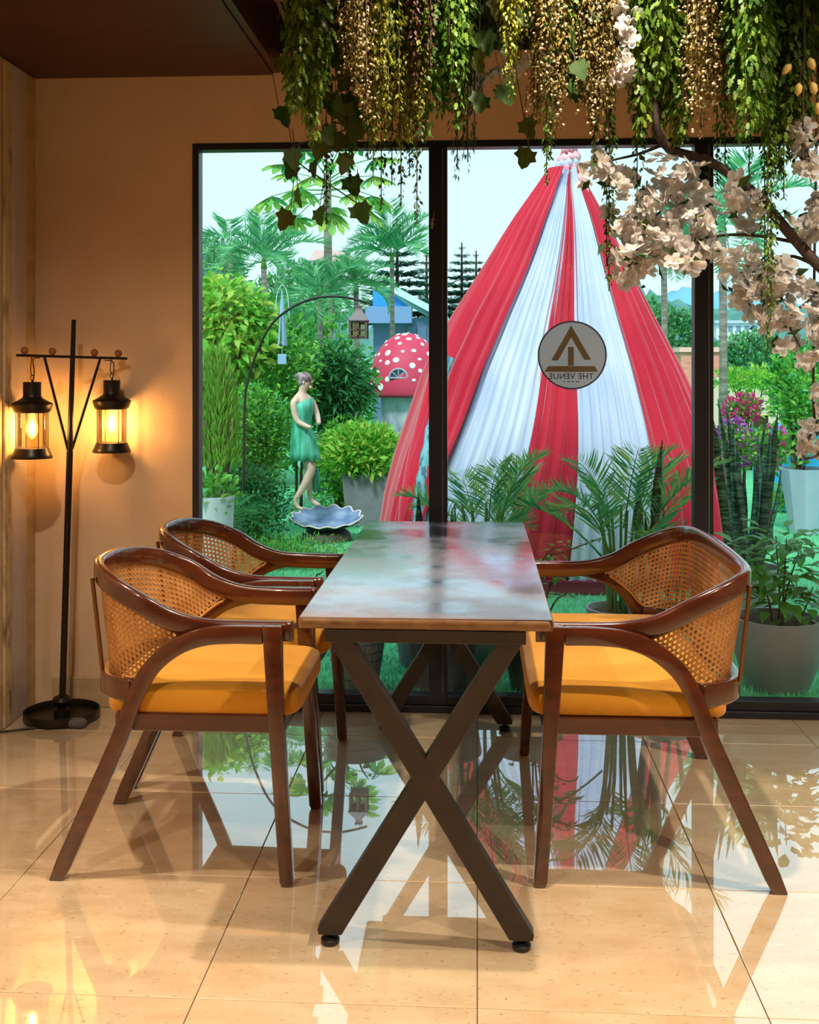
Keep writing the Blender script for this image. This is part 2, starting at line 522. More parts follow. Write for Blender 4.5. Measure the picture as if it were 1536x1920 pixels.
# ------------------------------------------------------------------ window
win = tag(bpy.data.objects.new('window_1', None), kind='structure'); COL.objects.link(win)
FW, FD = 0.034, 0.055
ym0, ym1 = D - 0.004, D + 0.060
MB().box(WX0, WX1, ym0, ym1, WZ - 0.026, WZ).build('head_frame', M['frame_black'], win, bevel=0.002)
MB().box(WX0, WX1, ym0 - 0.012, ym1 + 0.03, 0.0, 0.028).build('sill_track', M['frame_black'], win, bevel=0.003)
MB().box(WX0, WX1, ym0, ym1, 0.028, 0.066).build('sill_frame', M['frame_black'], win, bevel=0.003)
MB().box(WX0, WX0 + 0.026, ym0, ym1, 0.066, WZ - 0.026).build('jamb', M['frame_black'], win, bevel=0.002)
MB().box(WX1 - 0.026, WX1, ym0, ym1, 0.066, WZ - 0.026).build('jamb', M['frame_black'], win, bevel=0.002)
for x in MULL:
    mu = MB().box(x - 0.036, x + 0.036, ym0 - 0.004, ym1, 0.028, WZ - 0.02).build('mullion', M['frame_black'], win, bevel=0.003)
    MB().box(x + 0.017, x + 0.0195, ym0 - 0.0055, ym0 - 0.003, 0.07, WZ - 0.03).build('gasket', M['gasket'], mu)
xs = [WX0 + 0.026, MULL[0] - 0.036, MULL[0] + 0.036, MULL[1] - 0.036, MULL[1] + 0.036, WX1 - 0.026]
YG = D + 0.028
for k in range(3):
    MB().box(xs[2 * k] - 0.004, xs[2 * k + 1] + 0.004, YG, YG + 0.006, 0.062, WZ - 0.022).build('pane', M['pane'], win)

# round sticker on the middle pane; it is printed to be read from the garden
sc_ = at(1073, 666, YG); SR = 64.0 / px(YG * 1.0) 
stick = thing('window_sticker', (sc_.x, YG - 0.0012, sc_.z), 'round grey logo sticker with a triangle emblem, mirrored lettering, on the window', 'sticker')
m_st = leafmat('sticker_grey', [srgb(240, 240, 246), srgb(240, 240, 246)], 0.62, 0.6); m_br = leafmat('sticker_brown', [srgb(186, 174, 152), srgb(186, 174, 152)], 0.5, 0.6); m_rim = leafmat('sticker_rim', [srgb(124, 138, 160), srgb(124, 138, 160)], 0.5, 0.6)
def disc(r0, r1, y0, y1, name, m, par, n=64):
    v, f = [], []
    for k in range(n):
        a = 2 * PI * k / n
        for r in (r0, r1):
            for y in (y0, y1): v.append((r * math.cos(a), y, r * math.sin(a)))
    for k in range(n):
        a, b = 4 * k, 4 * ((k + 1) % n)
        f += [(a + 2, b + 2, b + 3, a + 3), (a, a + 2, b + 2, b)[::-1], (a + 1, a + 3, b + 3, b + 1)]
        if r0 > 0: f.append((a, b, b + 1, a + 1))
    return MB().add(v, f).build(name, m, par)
disc(0.0005, SR * 0.965, -0.0002, 0.0004, 'backing', m_st, stick)
disc(SR * 0.955, SR, -0.0008, 0.0004, 'rim', m_rim, stick)
q = SR / 66.0
def emb(pts, name='emblem_bar'):
    MB().extrude([(a * q, b * q) for a, b in pts], -0.0007, -0.0001).build(name, m_br, stick)
emb([(-2, 57), (-40, -10), (-27, -10), (-2, 34)]); emb([(-2, 57), (-2, 34), (23, -9), (36, -9)])
emb([(-8, 16), (3, 16), (3, -20), (-8, -20)]); emb([(-46, -21), (43, -21), (49, -32), (-53, -32)])
def lettering(txt, size, x, z, name):
    c = bpy.data.curves.new(name, 'FONT'); c.body = txt; c.size = size; c.align_x = 'CENTER'; c.extrude = 0.0002
    c.space_character = 1.08; c.offset = size * 0.012
    o = bpy.data.objects.new(name, c); COL.objects.link(o)
    me = bpy.data.meshes.new_from_object(o.evaluated_get(bpy.context.evaluated_depsgraph_get()))
    bpy.data.objects.remove(o); bpy.data.curves.remove(c)
    o = link(name, me, m_rim, stick)
    o.rotation_euler = (PI / 2, 0, PI); o.location = (x, -0.0006, z); return o
lettering('THE VENUE', 15.5 * q, -2 * q, -45.5 * q, 'lettering')
sl_ = MB()
for x0, w_ in ((-16, 2.2), (-9, 3.0), (-5.4, 1.8), (-1.6, 1.4), (0.6, 2.6), (7.0, 2.8), (10.4, 3.0)):
    sl_.extrude([(x0 * q, -52 * q), ((x0 + w_) * q, -52 * q), ((x0 + w_ * 0.7) * q, -49.4 * q), ((x0 + 0.3) * q, -49.4 * q)], -0.0007, -0.0001)
sl_.build('small_print', m_rim, stick)

# gecko on the mullion, head down
gk = MB(); gx, gz = at(812, 416, D).x, at(812, 416, D).z
gpath = [(0.006, 0.042), (0.004, 0.028), (0.001, 0.014), (-0.001, 0.004), (-0.002, -0.008), (-0.0025, -0.018), (-0.003, -0.028)]
gk.tube([(a, 0, b) for a, b in catmull(gpath, 20)], [0.0008 + 0.0042 * math.sin(min(1, k / 13) * PI / 2) ** 2 * (1 if k < 17 else 0.75) for k in range(20)], 8)
for sx, dz in ((1, 0.006), (-1, 0.008), (1, -0.012), (-1, -0.010)):
    gk.tube([(-0.001, 0, dz), (0.007 * sx, 0.001, dz + 0.003), (0.010 * sx, 0.002, dz - 0.001)], [0.0018, 0.0014, 0.0010], 6)
go = gk.build('gecko', mat('gecko_skin', srgb(150, 130, 100), 0.7), None, smooth='all')
go.location = (gx, ym0 - 0.007, gz); tag(go, 'small brown gecko clinging head down to the black mullion', 'gecko')

# ------------------------------------------------------------------ dining table
def wood(name, a, b, rough, scale, coat=0.0, rvar=None, spec=0.5, bump=0.0):
    return mat(name, a, rough, var=b, vscale=scale, vdetail=6, vlo=0.3, vhi=0.7, coat=coat, rvar=rvar, spec=spec, bump=bump, bscale=30)
M['table_wood'] = mat('table_top_wood', srgb(70, 46, 36), 0.16, var=srgb(140, 104, 84), vscale=(2.2, 5, 5), vdetail=7, vlo=0.42, vhi=0.75, rvar=0.34, spec=0.4)
gl_ = polish(M['table_wood'], 1.05, 1.6, 0.15, (0.92, 0.93, 1, 1), (4.5, 0.62))
M['edge_wood'] = wood('table_edge_wood', srgb(128, 88, 48), srgb(96, 62, 32), 0.4, (30, 30, 60))
M['brown_metal'] = mat('brown_painted_steel', srgb(50, 38, 28), 0.45, spec=0.4, var=srgb(42, 32, 24), vscale=(20, 20, 20))
M['black_rubber'] = mat('black_rubber', srgb(18, 18, 20), 0.5)
TX0, TX1, TY0, TY1, TZ = -0.416, 0.176, 2.565, 4.200, 0.765
tcx = (TX0 + TX1) / 2
table = thing('dining_table', (tcx, (TY0 + TY1) / 2, 0), 'long narrow dark wood table on two X-shaped metal legs', 'table')
hx, hy = (TX1 - TX0) / 2, (TY1 - TY0) / 2
MB().box(-hx + 0.004, hx - 0.004, -hy + 0.004, hy - 0.004, TZ - 0.026, TZ).build('table_top', M['table_wood'], table, smooth=True, bevel=0.003)
eb = MB()
prof = [(0.0, 0.0), (0.004, 0.0005), (0.009, 0.005), (0.0105, 0.0135), (0.009, 0.022), (0.004, 0.0265), (0.0, 0.027)]
ring = []
R0 = 0.018
for cx, cy, s in ((hx - R0, hy - R0, 0), (-hx + R0, hy - R0, 1), (-hx + R0, -hy + R0, 2), (hx - R0, -hy + R0, 3)):
    for k in range(6):
        t = PI / 2 * (s + k / 5); ring.append((cx, cy, math.cos(t), math.sin(t)))
v, f, n = [], [], len(prof)
for cx, cy, c, s in ring:
    for a, b in prof: v.append((cx + c * (R0 - 0.0105 + a), cy + s * (R0 - 0.0105 + a), TZ - 0.0275 + b))
for i in range(len(ring)):
    j = (i + 1) % len(ring)
    for k in range(n): f.append((i * n + k, j * n + k, j * n + (k + 1) % n, i * n + (k + 1) % n))
eb.add(v, f).build('edge_band', M['edge_wood'], table, smooth=True)
def x_frame(y, name='leg_frame'):
    lf = MB()
    zt, bw = TZ - 0.029, 0.052
    lf.box(-0.232, 0.232, y - 0.022, y + 0.022, zt - 0.030, zt)
    o = lf.build('top_rail', M['brown_metal'], table, bevel=0.002)
    for s in (-1, 1):
        za, zb = zt - 0.02, 0.028
        xa, xb = -s * 0.200, s * 0.222
        w = 0.028
        out = [(xa - w, za), (xa + w, za), (xb + w, zb + 0.012 if s > 0 else zb), (xb + w - 0.003, zb), (xb - w, zb)]
        if s < 0: out = [(xa - w, za), (xa + w, za), (xb + w, zb), (xb - w + 0.003, zb), (xb - w, zb + 0.012)]
        leg = MB().extrude(out, y - 0.021 - 0.0005 * s, y + 0.021 + 0.0005 * s).build('leg', M['brown_metal'], table, bevel=0.002)
        MB().lathe([(0, 0), (0.019, 0.0), (0.022, 0.004), (0.022, 0.012), (0.017, 0.016), (0.010, 0.018), (0.007, 0.020), (0.007, 0.030), (0, 0.030)], 16, xb, y).build('levelling_foot', M['black_rubber'], leg, smooth=True)
x_frame(-hy + 0.030); x_frame(hy - 0.045)
for s in (-1, 1):
    MB().box(s * 0.205 - 0.015, s * 0.205 + 0.015, -hy + 0.05, hy - 0.06, TZ - 0.052, TZ - 0.028).build('side_rail', M['brown_metal'], table, bevel=0.002)
# ------------------------------------------------------------------ cane-back chairs
M['chair_wood'] = mat('varnished_wood', srgb(62, 25, 12), 0.22, var=srgb(90, 40, 19), vscale=(6, 26, 26), vdetail=6, vlo=0.3, vhi=0.72, coat=0.9, coat_rough=0.06, spec=0.5)
M['cane'] = mat('cane', srgb(206, 150, 86), 0.55, var=srgb(182, 122, 62), vscale=(18, 18, 18))
M['mustard'] = mat('mustard_fabric', srgb(218, 152, 44), 0.85, spec=0.15, sheen=0.25, var=srgb(208, 140, 36), vscale=(5, 5, 5), bump=0.15, bscale=420)
M['brass_rod'] = mat('bronze_rod', srgb(120, 84, 48), 0.3, metal=0.8)

def strip(path, w0, w1):
    """outline of constant-ish width around a 2-D centre line."""
    P = np.array(path); T = np.gradient(P, axis=0); T /= np.linalg.norm(T, axis=1)[:, None]
    N = np.stack([-T[:, 1], T[:, 0]], 1)
    w = np.linspace(w0, w1, len(P))[:, None] / 2
    return [tuple(p) for p in P + N * w] + [tuple(p) for p in (P - N * w)[::-1]]

def chair_meshes(hw, kind):
    """meshes of one chair; +x is its front, hw the half distance between the arms."""
    big = kind == 'settee'
    out = []
    # front legs, tapering
    fl = [(0.244, 0.672), (0.294, 0.672), (0.302, 0.40), (0.326, 0.010), (0.322, 0.0), (0.296, 0.0), (0.290, 0.012), (0.262, 0.40)]
    for s in (-1, 1):
        y = s * (hw + 0.004)
        out.append(('leg', MB().extrude(fl, y - 0.016, y + 0.016).mesh('leg', smooth=True, bevel=0.004), 'chair_wood', None))
    # arms that arch down into the rear legs
    arch = catmull([(0.2455, 0.648), (0.16, 0.648), (0.085, 0.640), (0.015, 0.612), (-0.050, 0.556), (-0.092, 0.480), (-0.132, 0.375), (-0.215, 0.190), (-0.300, 0.0)], 36)
    ol = strip(arch, 0.047, 0.042)
    n = len(arch)
    ol[n - 1] = (ol[n - 1][0], 0.0); ol[n] = (ol[n][0], 0.0)
    w_mid = []
    for s in (-1, 1):
        y = s * (hw + 0.004)
        out.append(('leg', MB().extrude(ol, y - 0.0155, y + 0.0155).mesh('leg', smooth=True, bevel=0.004), 'chair_wood', None))
    # bent top rail, runs from arm to arm round the back
    if big:
        half = [(0.318, hw - 0.028, 0.650), (0.20, hw - 0.028, 0.650), (0.09, hw - 0.022, 0.655), (0.0, hw - 0.008, 0.678), (-0.075, hw, 0.718), (-0.15, hw - 0.010, 0.752),
                (-0.205, hw - 0.040, 0.774), (-0.238, hw - 0.095, 0.784), (-0.252, hw - 0.19, 0.788), (-0.258, 0.16, 0.790), (-0.260, 0, 0.790)]
    else:
        half = [(0.318, hw - 0.028, 0.650), (0.20, hw - 0.028, 0.650), (0.09, hw - 0.022, 0.655), (0.0, hw - 0.006, 0.680), (-0.075, hw + 0.002, 0.722), (-0.15, hw - 0.022, 0.757),
                (-0.205, hw - 0.075, 0.777), (-0.240, hw - 0.145, 0.786), (-0.252, 0.05, 0.789), (-0.253, 0, 0.790)]
    full = half + [(x, -y, z) for x, y, z in half[-2::-1]]
    rail = even(catmull(full, 140), 84)
    out.append(('back_rail', MB().sweep(rail, rrect(0.0145, 0.0265, 0.011)).mesh('back_rail', smooth='all'), 'chair_wood', None))
    # lower back bar
    lb = [(-0.100, hw - 0.012, 0.494), (-0.150, hw - 0.035, 0.494), (-0.195, hw - 0.085, 0.494), (-0.220, hw - 0.16, 0.494)]
    if big: lb += [(-0.228, 0.14, 0.494), (-0.230, 0, 0.494)]
    else: lb += [(-0.226, 0, 0.494)]
    lb = lb + [(x, -y, z) for x, y, z in lb[-2::-1]]
    low = catmull(lb, 48)
    out.append(('lower_back_bar', MB().sweep(low, rrect(0.017, 0.030, 0.006)).mesh('lower_back_bar', smooth='all'), 'chair_wood', None))
    # bronze rods between the rails
    for s in (-1, 1):
        yy = hw - 0.11 if not big else hw - 0.075
        out.append(('brace_rod', MB().tube([(-0.218, s * yy, 0.515), (-0.240, s * (yy + 0.02), 0.772)], 0.0058, 10).mesh('brace_rod', smooth=True), 'brass_rod', None))
    # seat frame
    fr = MB()
    for s in (-1, 1): fr.box(-0.150, 0.300, s * (hw - 0.020) - 0.012, s * (hw - 0.020) + 0.012, 0.388, 0.434)
    fr.box(0.278, 0.300, -hw + 0.033, hw - 0.033, 0.388, 0.434)
    fr.box(-0.152, -0.130, -hw + 0.033, hw - 0.033, 0.388, 0.434)
    out.append(('seat_frame', fr.mesh('seat_frame', bevel=0.003), 'chair_wood', None))
    # upholstered seat
    st = MB()
    cx, rx = 0.075, 0.262
    st.superell((cx, 0, 0.463), (rx, hw - 0.010, 0.050), 0.45, 0.22 if not big else 0.16, 20, 64)
    st.v = [(x, y, z + (0.010 * (1 - ((x - cx) / rx) ** 2) * (1 - (y / hw) ** 2) if z > 0.45 else 0)) for x, y, z in st.v]
    out.append(('seat', st.mesh('seat', smooth='all'), 'mustard', None))
    # woven cane back
    ends = 0.055
    k0 = next(i for i, p in enumerate(rail) if p[0] < 0.055); k1 = len(rail) - 1 - k0
    top = even(rail[k0:k1 + 1] - np.array([0, 0, 0.012]), 161)
    bot_h = [(0.050, hw - 0.020, 0.640), (0.010, hw - 0.018, 0.622), (-0.050, hw - 0.018, 0.575), (-0.095, hw - 0.020, 0.528), (-0.150, hw - 0.045, 0.520), (-0.190, hw - 0.095, 0.520), (-0.212, hw - 0.165, 0.520)]
    bot_h += [(-0.220, 0.14, 0.520), (-0.222, 0, 0.520)] if big else [(-0.218, 0, 0.520)]
    bot = even(catmull(bot_h + [(x, -y, z) for x, y, z in bot_h[-2::-1]], 160), 161)
    # match the two borders by the same share of their length
    L = np.linalg.norm(np.diff(top, axis=0), axis=1).sum()
    Hs = np.linalg.norm(top - bot, axis=1)
    def S(s, w):
        i = s / L * 160
        a = np.array([np.interp(i, range(161), top[:, c]) for c in range(3)])
        b = np.array([np.interp(i, range(161), bot[:, c]) for c in range(3)])
        h = np.linalg.norm(b - a)
        return a + (b - a) * (w / max(h, 1e-6)), h
    P = 0.0150
    NS, NW = int(L / 0.0075) + 1, 45
    # table of surface points for speed
    ss = np.linspace(0, L, 400)
    TA = np.stack([np.interp(ss / L * 160, range(161), top[:, c]) for c in range(3)], 1)
    TB = np.stack([np.interp(ss / L * 160, range(161), bot[:, c]) for c in range(3)], 1)
    HH = np.linalg.norm(TB - TA, axis=1)
    def pt(s, w):
        i = np.clip(s / L * 399, 0, 398.999); k = i.astype(int); t = (i - k)[:, None]
        a = TA[k] * (1 - t) + TA[k + 1] * t; b = TB[k] * (1 - t) + TB[k + 1] * t
        h = np.linalg.norm(b - a, axis=1)
        nrm = np.cross(b - a, TA[np.minimum(k + 1, 399)] - TA[k]); nrm /= np.linalg.norm(nrm, axis=1)[:, None] + 1e-9
        return a + (b - a) * (w / np.maximum(h, 1e-6))[:, None], h, nrm
    V, Fc = [], []
    def strand(s, w, ds, dw, wid, off):
        p, h, nr = pt(s, w)
        ok = (w >= 0) & (w <= h) & (s >= 0) & (s <= L)
        ln = math.hypot(ds, dw); es, ew = -dw / ln * wid / 2, ds / ln * wid / 2
        a, _, _ = pt(s + es, w + ew); b, _, _ = pt(s - es, w - ew)
        a = a + nr * off; b = b + nr * off
        for i in range(len(s) - 1):
            if ok[i] and ok[i + 1]:
                o = len(V); V.extend([a[i], a[i + 1], b[i + 1], b[i]]); Fc.append((o, o + 1, o + 2, o + 3))
    Hm = HH.max()
    wv = np.arange(0, Hm + 0.01, 0.0105)
    for s0 in np.arange(P / 2, L, P): strand(np.full_like(wv, s0), wv, 0, 1, 0.0058, 0.0006)
    sv = np.arange(0, L, 0.0105)
    for w0 in np.arange(P / 2, Hm, P): strand(sv, np.full_like(sv, w0), 1, 0, 0.0058, -0.0006)
    for c0 in np.arange(-Hm - P, L, P):
        strand(c0 + wv, wv, 1, 1, 0.0030, 0.0013)
        strand(L - c0 - wv, wv, -1, 1, 0.0030, -0.0013)
    me = raw_mesh('cane_panel', np.array(V), np.array(Fc))
    out.append(('cane_panel', me, 'cane', 'stuff'))
    # rolled spline that borders the cane
    sp = MB().tube(bot[4:-4], 0.0045, 6); 
    out.append(('cane_border', sp.mesh('cane_border', smooth='all'), 'cane', None))
    return out

def place_chair(meshes, name, loc, rz, label, cat, group):
    t = thing(name, loc, label, cat, group, rz)
    for nm, me, mk, kd in meshes:
        if not me.materials: me.materials.append(M[mk])
        o = link(nm, me, None, t)
        if kd: o['kind'] = kd
    return t
single = chair_meshes(0.252, 'chair')
place_chair(single, 'cane_chair', (-0.800, 3.135, 0), 0.0, 'cane-back armchair with mustard seat, nearest on the left of the table', 'chair', 'cane armchairs left of the table')
place_chair(single, 'cane_chair', (-0.800, 3.765, 0), -0.03, 'cane-back armchair with mustard seat behind the nearer one, beside the window', 'chair', 'cane armchairs left of the table')
settee = chair_meshes(0.490, 'settee')
place_chair(settee, 'cane_settee', (0.471, 3.408, 0), PI, 'wide two-seat cane-back settee with mustard seat, right of the table', 'settee', None)

# ------------------------------------------------------------------ floor lamp with two lanterns
M['lamp_black'] = mat('bronzed_black_iron', srgb(40, 32, 24), 0.36, metal=0.55, spec=0.5)
M['lamp_glass'] = glassmat('lantern_glass', (1.0, 0.93, 0.80, 1), 0.9)
def bulbmat():
    m = bpy.data.materials.new('bulb_glow'); m.use_nodes = True
    t = m.node_tree; t.nodes.remove(t.nodes['Principled BSDF'])
    a = t.nodes.new('ShaderNodeBsdfTransparent'); a.inputs['Color'].default_value = (1, 0.9, 0.7, 1)
    e = t.nodes.new('ShaderNodeEmission'); e.inputs['Color'].default_value = (1, 0.50, 0.08, 1); e.inputs['Strength'].default_value = 2.2
    s_ = t.nodes.new('ShaderNodeAddShader')
    t.links.new(a.outputs[0], s_.inputs[0]); t.links.new(e.outputs[0], s_.inputs[1])
    t.links.new(s_.outputs[0], t.nodes['Material Output'].inputs['Surface'])
    return m
M['bulb_glass'] = bulbmat()
M['filament'] = emitmat('bulb_filament', (1.0, 0.60, 0.24, 1), LANTERN_E)
M['wood_ball'] = mat('wooden_ball', srgb(150, 92, 48), 0.35, coat=0.4)
LB = at(116, 1350, 4.195); LB.z = 0
lamp = thing('floor_lamp', LB, 'black iron floor lamp with two lit lanterns hanging from a crossbar', 'lamp')
MB().lathe([(0, 0), (0.136, 0), (0.142, 0.010), (0.142, 0.034), (0.137, 0.036), (0.134, 0.030), (0.132, 0.014), (0.03, 0.012), (0.028, 0.035), (0.018, 0.042), (0.018, 0.048),
            (0.032, 0.058), (0.036, 0.070), (0.030, 0.083), (0.014, 0.090), (0, 0.090)], 40).build('base', M['lamp_black'], lamp, smooth=True)
LEAN = Matrix.Rotation(math.radians(1.75), 4, 'Y'); TURN = Matrix.Rotation(math.radians(34), 4, 'Z')
def lp(x, z, y=0.0): return LEAN @ (TURN @ Vector((x, y, z)))
MB().tube([lp(0, 0.08), lp(0, 1.02)], [0.0125, 0.0125], 12).tube([lp(0, 1.02), lp(0, 1.525)], [0.0115, 0.0085], 12).build('pole', M['lamp_black'], lamp, smooth=True)
ZB = 1.383
MB().bar(lp(-0.208, ZB), lp(0.210, ZB), 0.010, 0.010).build('crossbar', M['lamp_black'], lamp, bevel=0.001)
for s in (-1, 1):
    MB().bar(lp(s * 0.105, ZB - 0.004), lp(s * 0.008, 1.03), 0.009, 0.009).build('brace', M['lamp_black'], lamp, bevel=0.001)
for x in (-0.178, -0.076, 0.082, 0.175):
    c = lp(x, ZB + 0.019)
    MB().superell(c, (0.0145, 0.0145, 0.0145), 1, 1, 10, 16).build('ball', M['wood_ball'], lamp, smooth='all')
def lantern(x, zdrop, k):
    c = lp(x, ZB)
    R = lambda prof: [(r * k, z * k) for r, z in prof]
    z0 = c.z - zdrop                                  # bottom of the lantern
    body = MB().lathe(R([(0, 0.0), (0.078, 0.0), (0.079, 0.004), (0.074, 0.016), (0.068, 0.030), (0.064, 0.040), (0, 0.040)]), 32, c.x, c.y, z0)
    lo = body.build('lantern_base', M['lamp_black'], lamp, smooth=True)
    cap = MB().lathe(R([(0.062, 0.178), (0.070, 0.184), (0.075, 0.200), (0.079, 0.212), (0.077, 0.216), (0.055, 0.228), (0.038, 0.238), (0.0345, 0.246), (0.0345, 0.300), (0, 0.300)]), 32, c.x, c.y, z0)
    cap.lathe(R([(0.060, 0.178), (0.062, 0.181), (0.030, 0.226), (0, 0.226)]), 32, c.x, c.y, z0)
    co = cap.build('lantern_cap', M['lamp_black'], lamp, smooth=True)
    MB().lathe(R([(0.057, 0.040), (0.057, 0.180)]), 32, c.x, c.y, z0).build('lantern_glass', M['lamp_glass'], lamp, smooth='all')
    for q_ in range(4):
        a = q_ * PI / 2 + 0.75
        MB().tube([(c.x + 0.064 * k * math.cos(a), c.y + 0.064 * k * math.sin(a), z0 + 0.036 * k), (c.x + 0.064 * k * math.cos(a), c.y + 0.064 * k * math.sin(a), z0 + 0.190 * k)], 0.0017, 6).build('guard_wire', M['lamp_black'], co)
    # hook and cable
    h = MB(); zt = z0 + 0.300 * k
    h.tube(catmull([(c.x, c.y, zt), (c.x - 0.006, c.y, zt + 0.016), (c.x + 0.001, c.y, zt + 0.026), (c.x + 0.007, c.y, zt + 0.017), (c.x, c.y, zt + 0.004)], 16), 0.0018, 6)
    h.tube(catmull([(c.x, c.y, zt + 0.022), (c.x - 0.006, c.y, zt + 0.045), (c.x, c.y, c.z + 0.001)], 10), 0.0018, 6)
    h.tube(catmull([(c.x + 0.002, c.y, zt), (c.x + 0.008, c.y, zt + 0.035), (c.x + 0.004, c.y, c.z - 0.014), (c.x - math.copysign(0.03, x), c.y, c.z - 0.008)], 14), 0.0022, 6)
    h.build('hanging_hook', M['lamp_black'], lamp, smooth='all')
    bz = z0 + 0.075 * k
    b = MB().lathe([(0, 0), (0.006, 0.002), (0.012, 0.010), (0.021, 0.028), (0.0225, 0.040), (0.019, 0.056), (0.013, 0.075), (0.011, 0.095), (0, 0.100)], 20, c.x, c.y, bz)
    bo = b.build('bulb', M['bulb_glass'], lamp, smooth='all')
    MB().lathe([(0, 0), (0.007, 0.006), (0.011, 0.022), (0.009, 0.040), (0.004, 0.056), (0, 0.060)], 12, c.x, c.y, bz + 0.012).build('filament', M['filament'], bo, smooth='all')
    return bo
lantern(-0.150, 0.385, 0.955); lantern(0.150, 0.366, 0.935)
# foot switch and cord
ft = MB().superell((0.098, -0.105, 0.018), (0.036, 0.024, 0.018), 0.7, 0.8, 10, 24).build('foot_switch', mat('grey_switch', srgb(92, 88, 84), 0.7, bump=0.3, bscale=80), lamp, smooth='all')
cord = catmull([(-0.04, -0.13, 0.006), (-0.14, -0.17, 0.004), (-0.24, -0.22, 0.004), (-0.33, -0.25, 0.004)], 20)
MB().tube([(x, y, z) for x, y, z in cord], 0.004, 6).build('cord', M['black_rubber'], lamp, smooth='all')
# ------------------------------------------------------------------ garden: ground and far land
M['turf'] = mat('turf_ground', srgb(72, 176, 122), 0.9, var=srgb(98, 196, 138), vscale=(9, 9, 9), bump=0.5, bscale=50)
M['blade'] = leafmat('turf_blades', [srgb(88, 200, 148), srgb(120, 222, 172), srgb(160, 232, 190)], 0.25, 0.6)
M['soil'] = mat('soil', srgb(74, 58, 44), 0.95, var=srgb(46, 36, 28), vscale=(60, 60, 60), bump=0.8, bscale=60)
def ground_z(x, y):
    return 0.0
gm = MB().box(-60, 60, D + 0.162, 75, -0.3, -0.004)
struct(gm.build('lawn', M['turf']))

def scatter(tv, tf, pos, X, Z, size):
    """copies of a template (x forward, z up) at pos with axes X (forward) and Z (approx. up)."""
    X = X / (np.linalg.norm(X, axis=1)[:, None] + 1e-9)
    Y = np.cross(Z, X); Y /= np.linalg.norm(Y, axis=1)[:, None] + 1e-9
    Zn = np.cross(X, Y)
    size = np.asarray(size, float)
    if size.ndim == 1: size = np.repeat(size[:, None], 3, 1)
    tv = np.array(tv, float); tf = np.array(tf, int)
    V = pos[:, None, :] + tv[None, :, 0:1] * (X * size[:, 0:1])[:, None, :] + tv[None, :, 1:2] * (Y * size[:, 1:2])[:, None, :] + tv[None, :, 2:3] * (Zn * size[:, 2:3])[:, None, :]
    n, k = len(pos), len(tv)
    Fc = (tf[None] + (np.arange(n) * k)[:, None, None]).reshape(-1, tf.shape[1])
    return V.reshape(-1, 3), Fc
def rnd(n, *s): return RNG.normal(size=(n,) + s)
def unit(a): return a / (np.linalg.norm(a, axis=1)[:, None] + 1e-9)
LEAF2 = ([(0, 0, 0), (0.45, -0.24, 0.05), (1, 0, -0.12), (0.45, 0.24, 0.05)], [(0, 1, 2), (0, 2, 3)])
LEAFN = ([(0, 0, 0), (0.4, -0.10, 0.03), (1, 0, -0.15), (0.4, 0.10, 0.03)], [(0, 1, 2), (0, 2, 3)])
LEAF6 = ([(0, 0, 0), (0.28, -0.23, 0.06), (0.62, -0.20, 0.03), (1, 0, -0.20), (0.62, 0.20, 0.03), (0.28, 0.23, 0.06), (0.30, 0, 0.0), (0.64, 0, -0.03)],
         [(0, 1, 6), (0, 6, 5), (1, 2, 7), (1, 7, 6), (6, 7, 4), (6, 4, 5), (2, 3, 7), (7, 3, 4)])

# turf blades on the part of the lawn one can see
nb = 60000
by = D + 0.2 + (9.5 - D) * RNG.random(nb) ** 1.3
bx = (-0.55 + 1.1 * RNG.random(nb)) * by * 0.95 + 0.0
keep = (bx > -0.25 * by)
bx, by = bx[keep], by[keep]
pos = np.stack([bx, by, np.full(len(bx), -0.004)], 1)
up = np.stack([0.5 * RNG.normal(size=len(bx)), 0.5 * RNG.normal(size=len(bx)), np.ones(len(bx))], 1)
V, Fc = scatter([(0, -0.13, 0), (0, 0.13, 0), (1, 0, 0)], [(0, 1, 2)], pos, up, unit(rnd(len(bx), 3)), 0.022 + 0.016 * RNG.random(len(bx)))
tag(link('turf_grass', raw_mesh('turf_grass', V, Fc), M['blade']), 'short green artificial turf outside the window', 'grass', kind='stuff')

def ridge(name, y, pts, m, depth, rough, label_kind='structure', seed=1, nx=160):
    """land mass with a skyline through photograph points, receding behind it."""
    u = np.array([p[0] for p in pts]); v = np.array([p[1] for p in pts])
    uu = np.linspace(u[0], u[-1], nx); vv = np.interp(uu, u, v)
    rg = np.random.default_rng(seed)
    rows = []
    top = np.array([list(at(a, b, y)) for a, b in zip(uu, vv)])
    nzv = rg.normal(size=nx); nzv = np.convolve(nzv, np.ones(3) / 3, 'same') * rough
    top[:, 2] += nzv
    K = 10
    for k in range(K + 1):
        t = k / K
        r = top.copy(); r[:, 1] += -depth * (1 - t); r[:, 2] = top[:, 2] * (math.sin(t * PI / 2)) - 0.5 * (1 - t)
        r[:, 2] += rg.normal(size=nx) * rough * 0.7 * (0 < k < K)
        rows.append(r)
    back = top.copy(); back[:, 1] += depth * 0.5; back[:, 2] = -1
    rows.append(back)
    V = np.vstack(rows); Fc = [(i * nx + j, i * nx + j + 1, (i + 1) * nx + j + 1, (i + 1) * nx + j) for i in range(K + 1) for j in range(nx - 1)]
    return struct(link(name, raw_mesh(name, V, np.array(Fc), smooth=True), m))
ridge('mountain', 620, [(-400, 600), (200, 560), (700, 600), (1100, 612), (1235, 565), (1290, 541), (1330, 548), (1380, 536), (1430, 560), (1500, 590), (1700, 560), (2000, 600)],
      mat('mountain_haze_blue', srgb(112, 176, 200), 0.9, var=srgb(100, 164, 190), vscale=(0.02, 0.02, 0.02)), 150, 1.5, seed=3)  # distance haze is put into the mountain's blue base colour
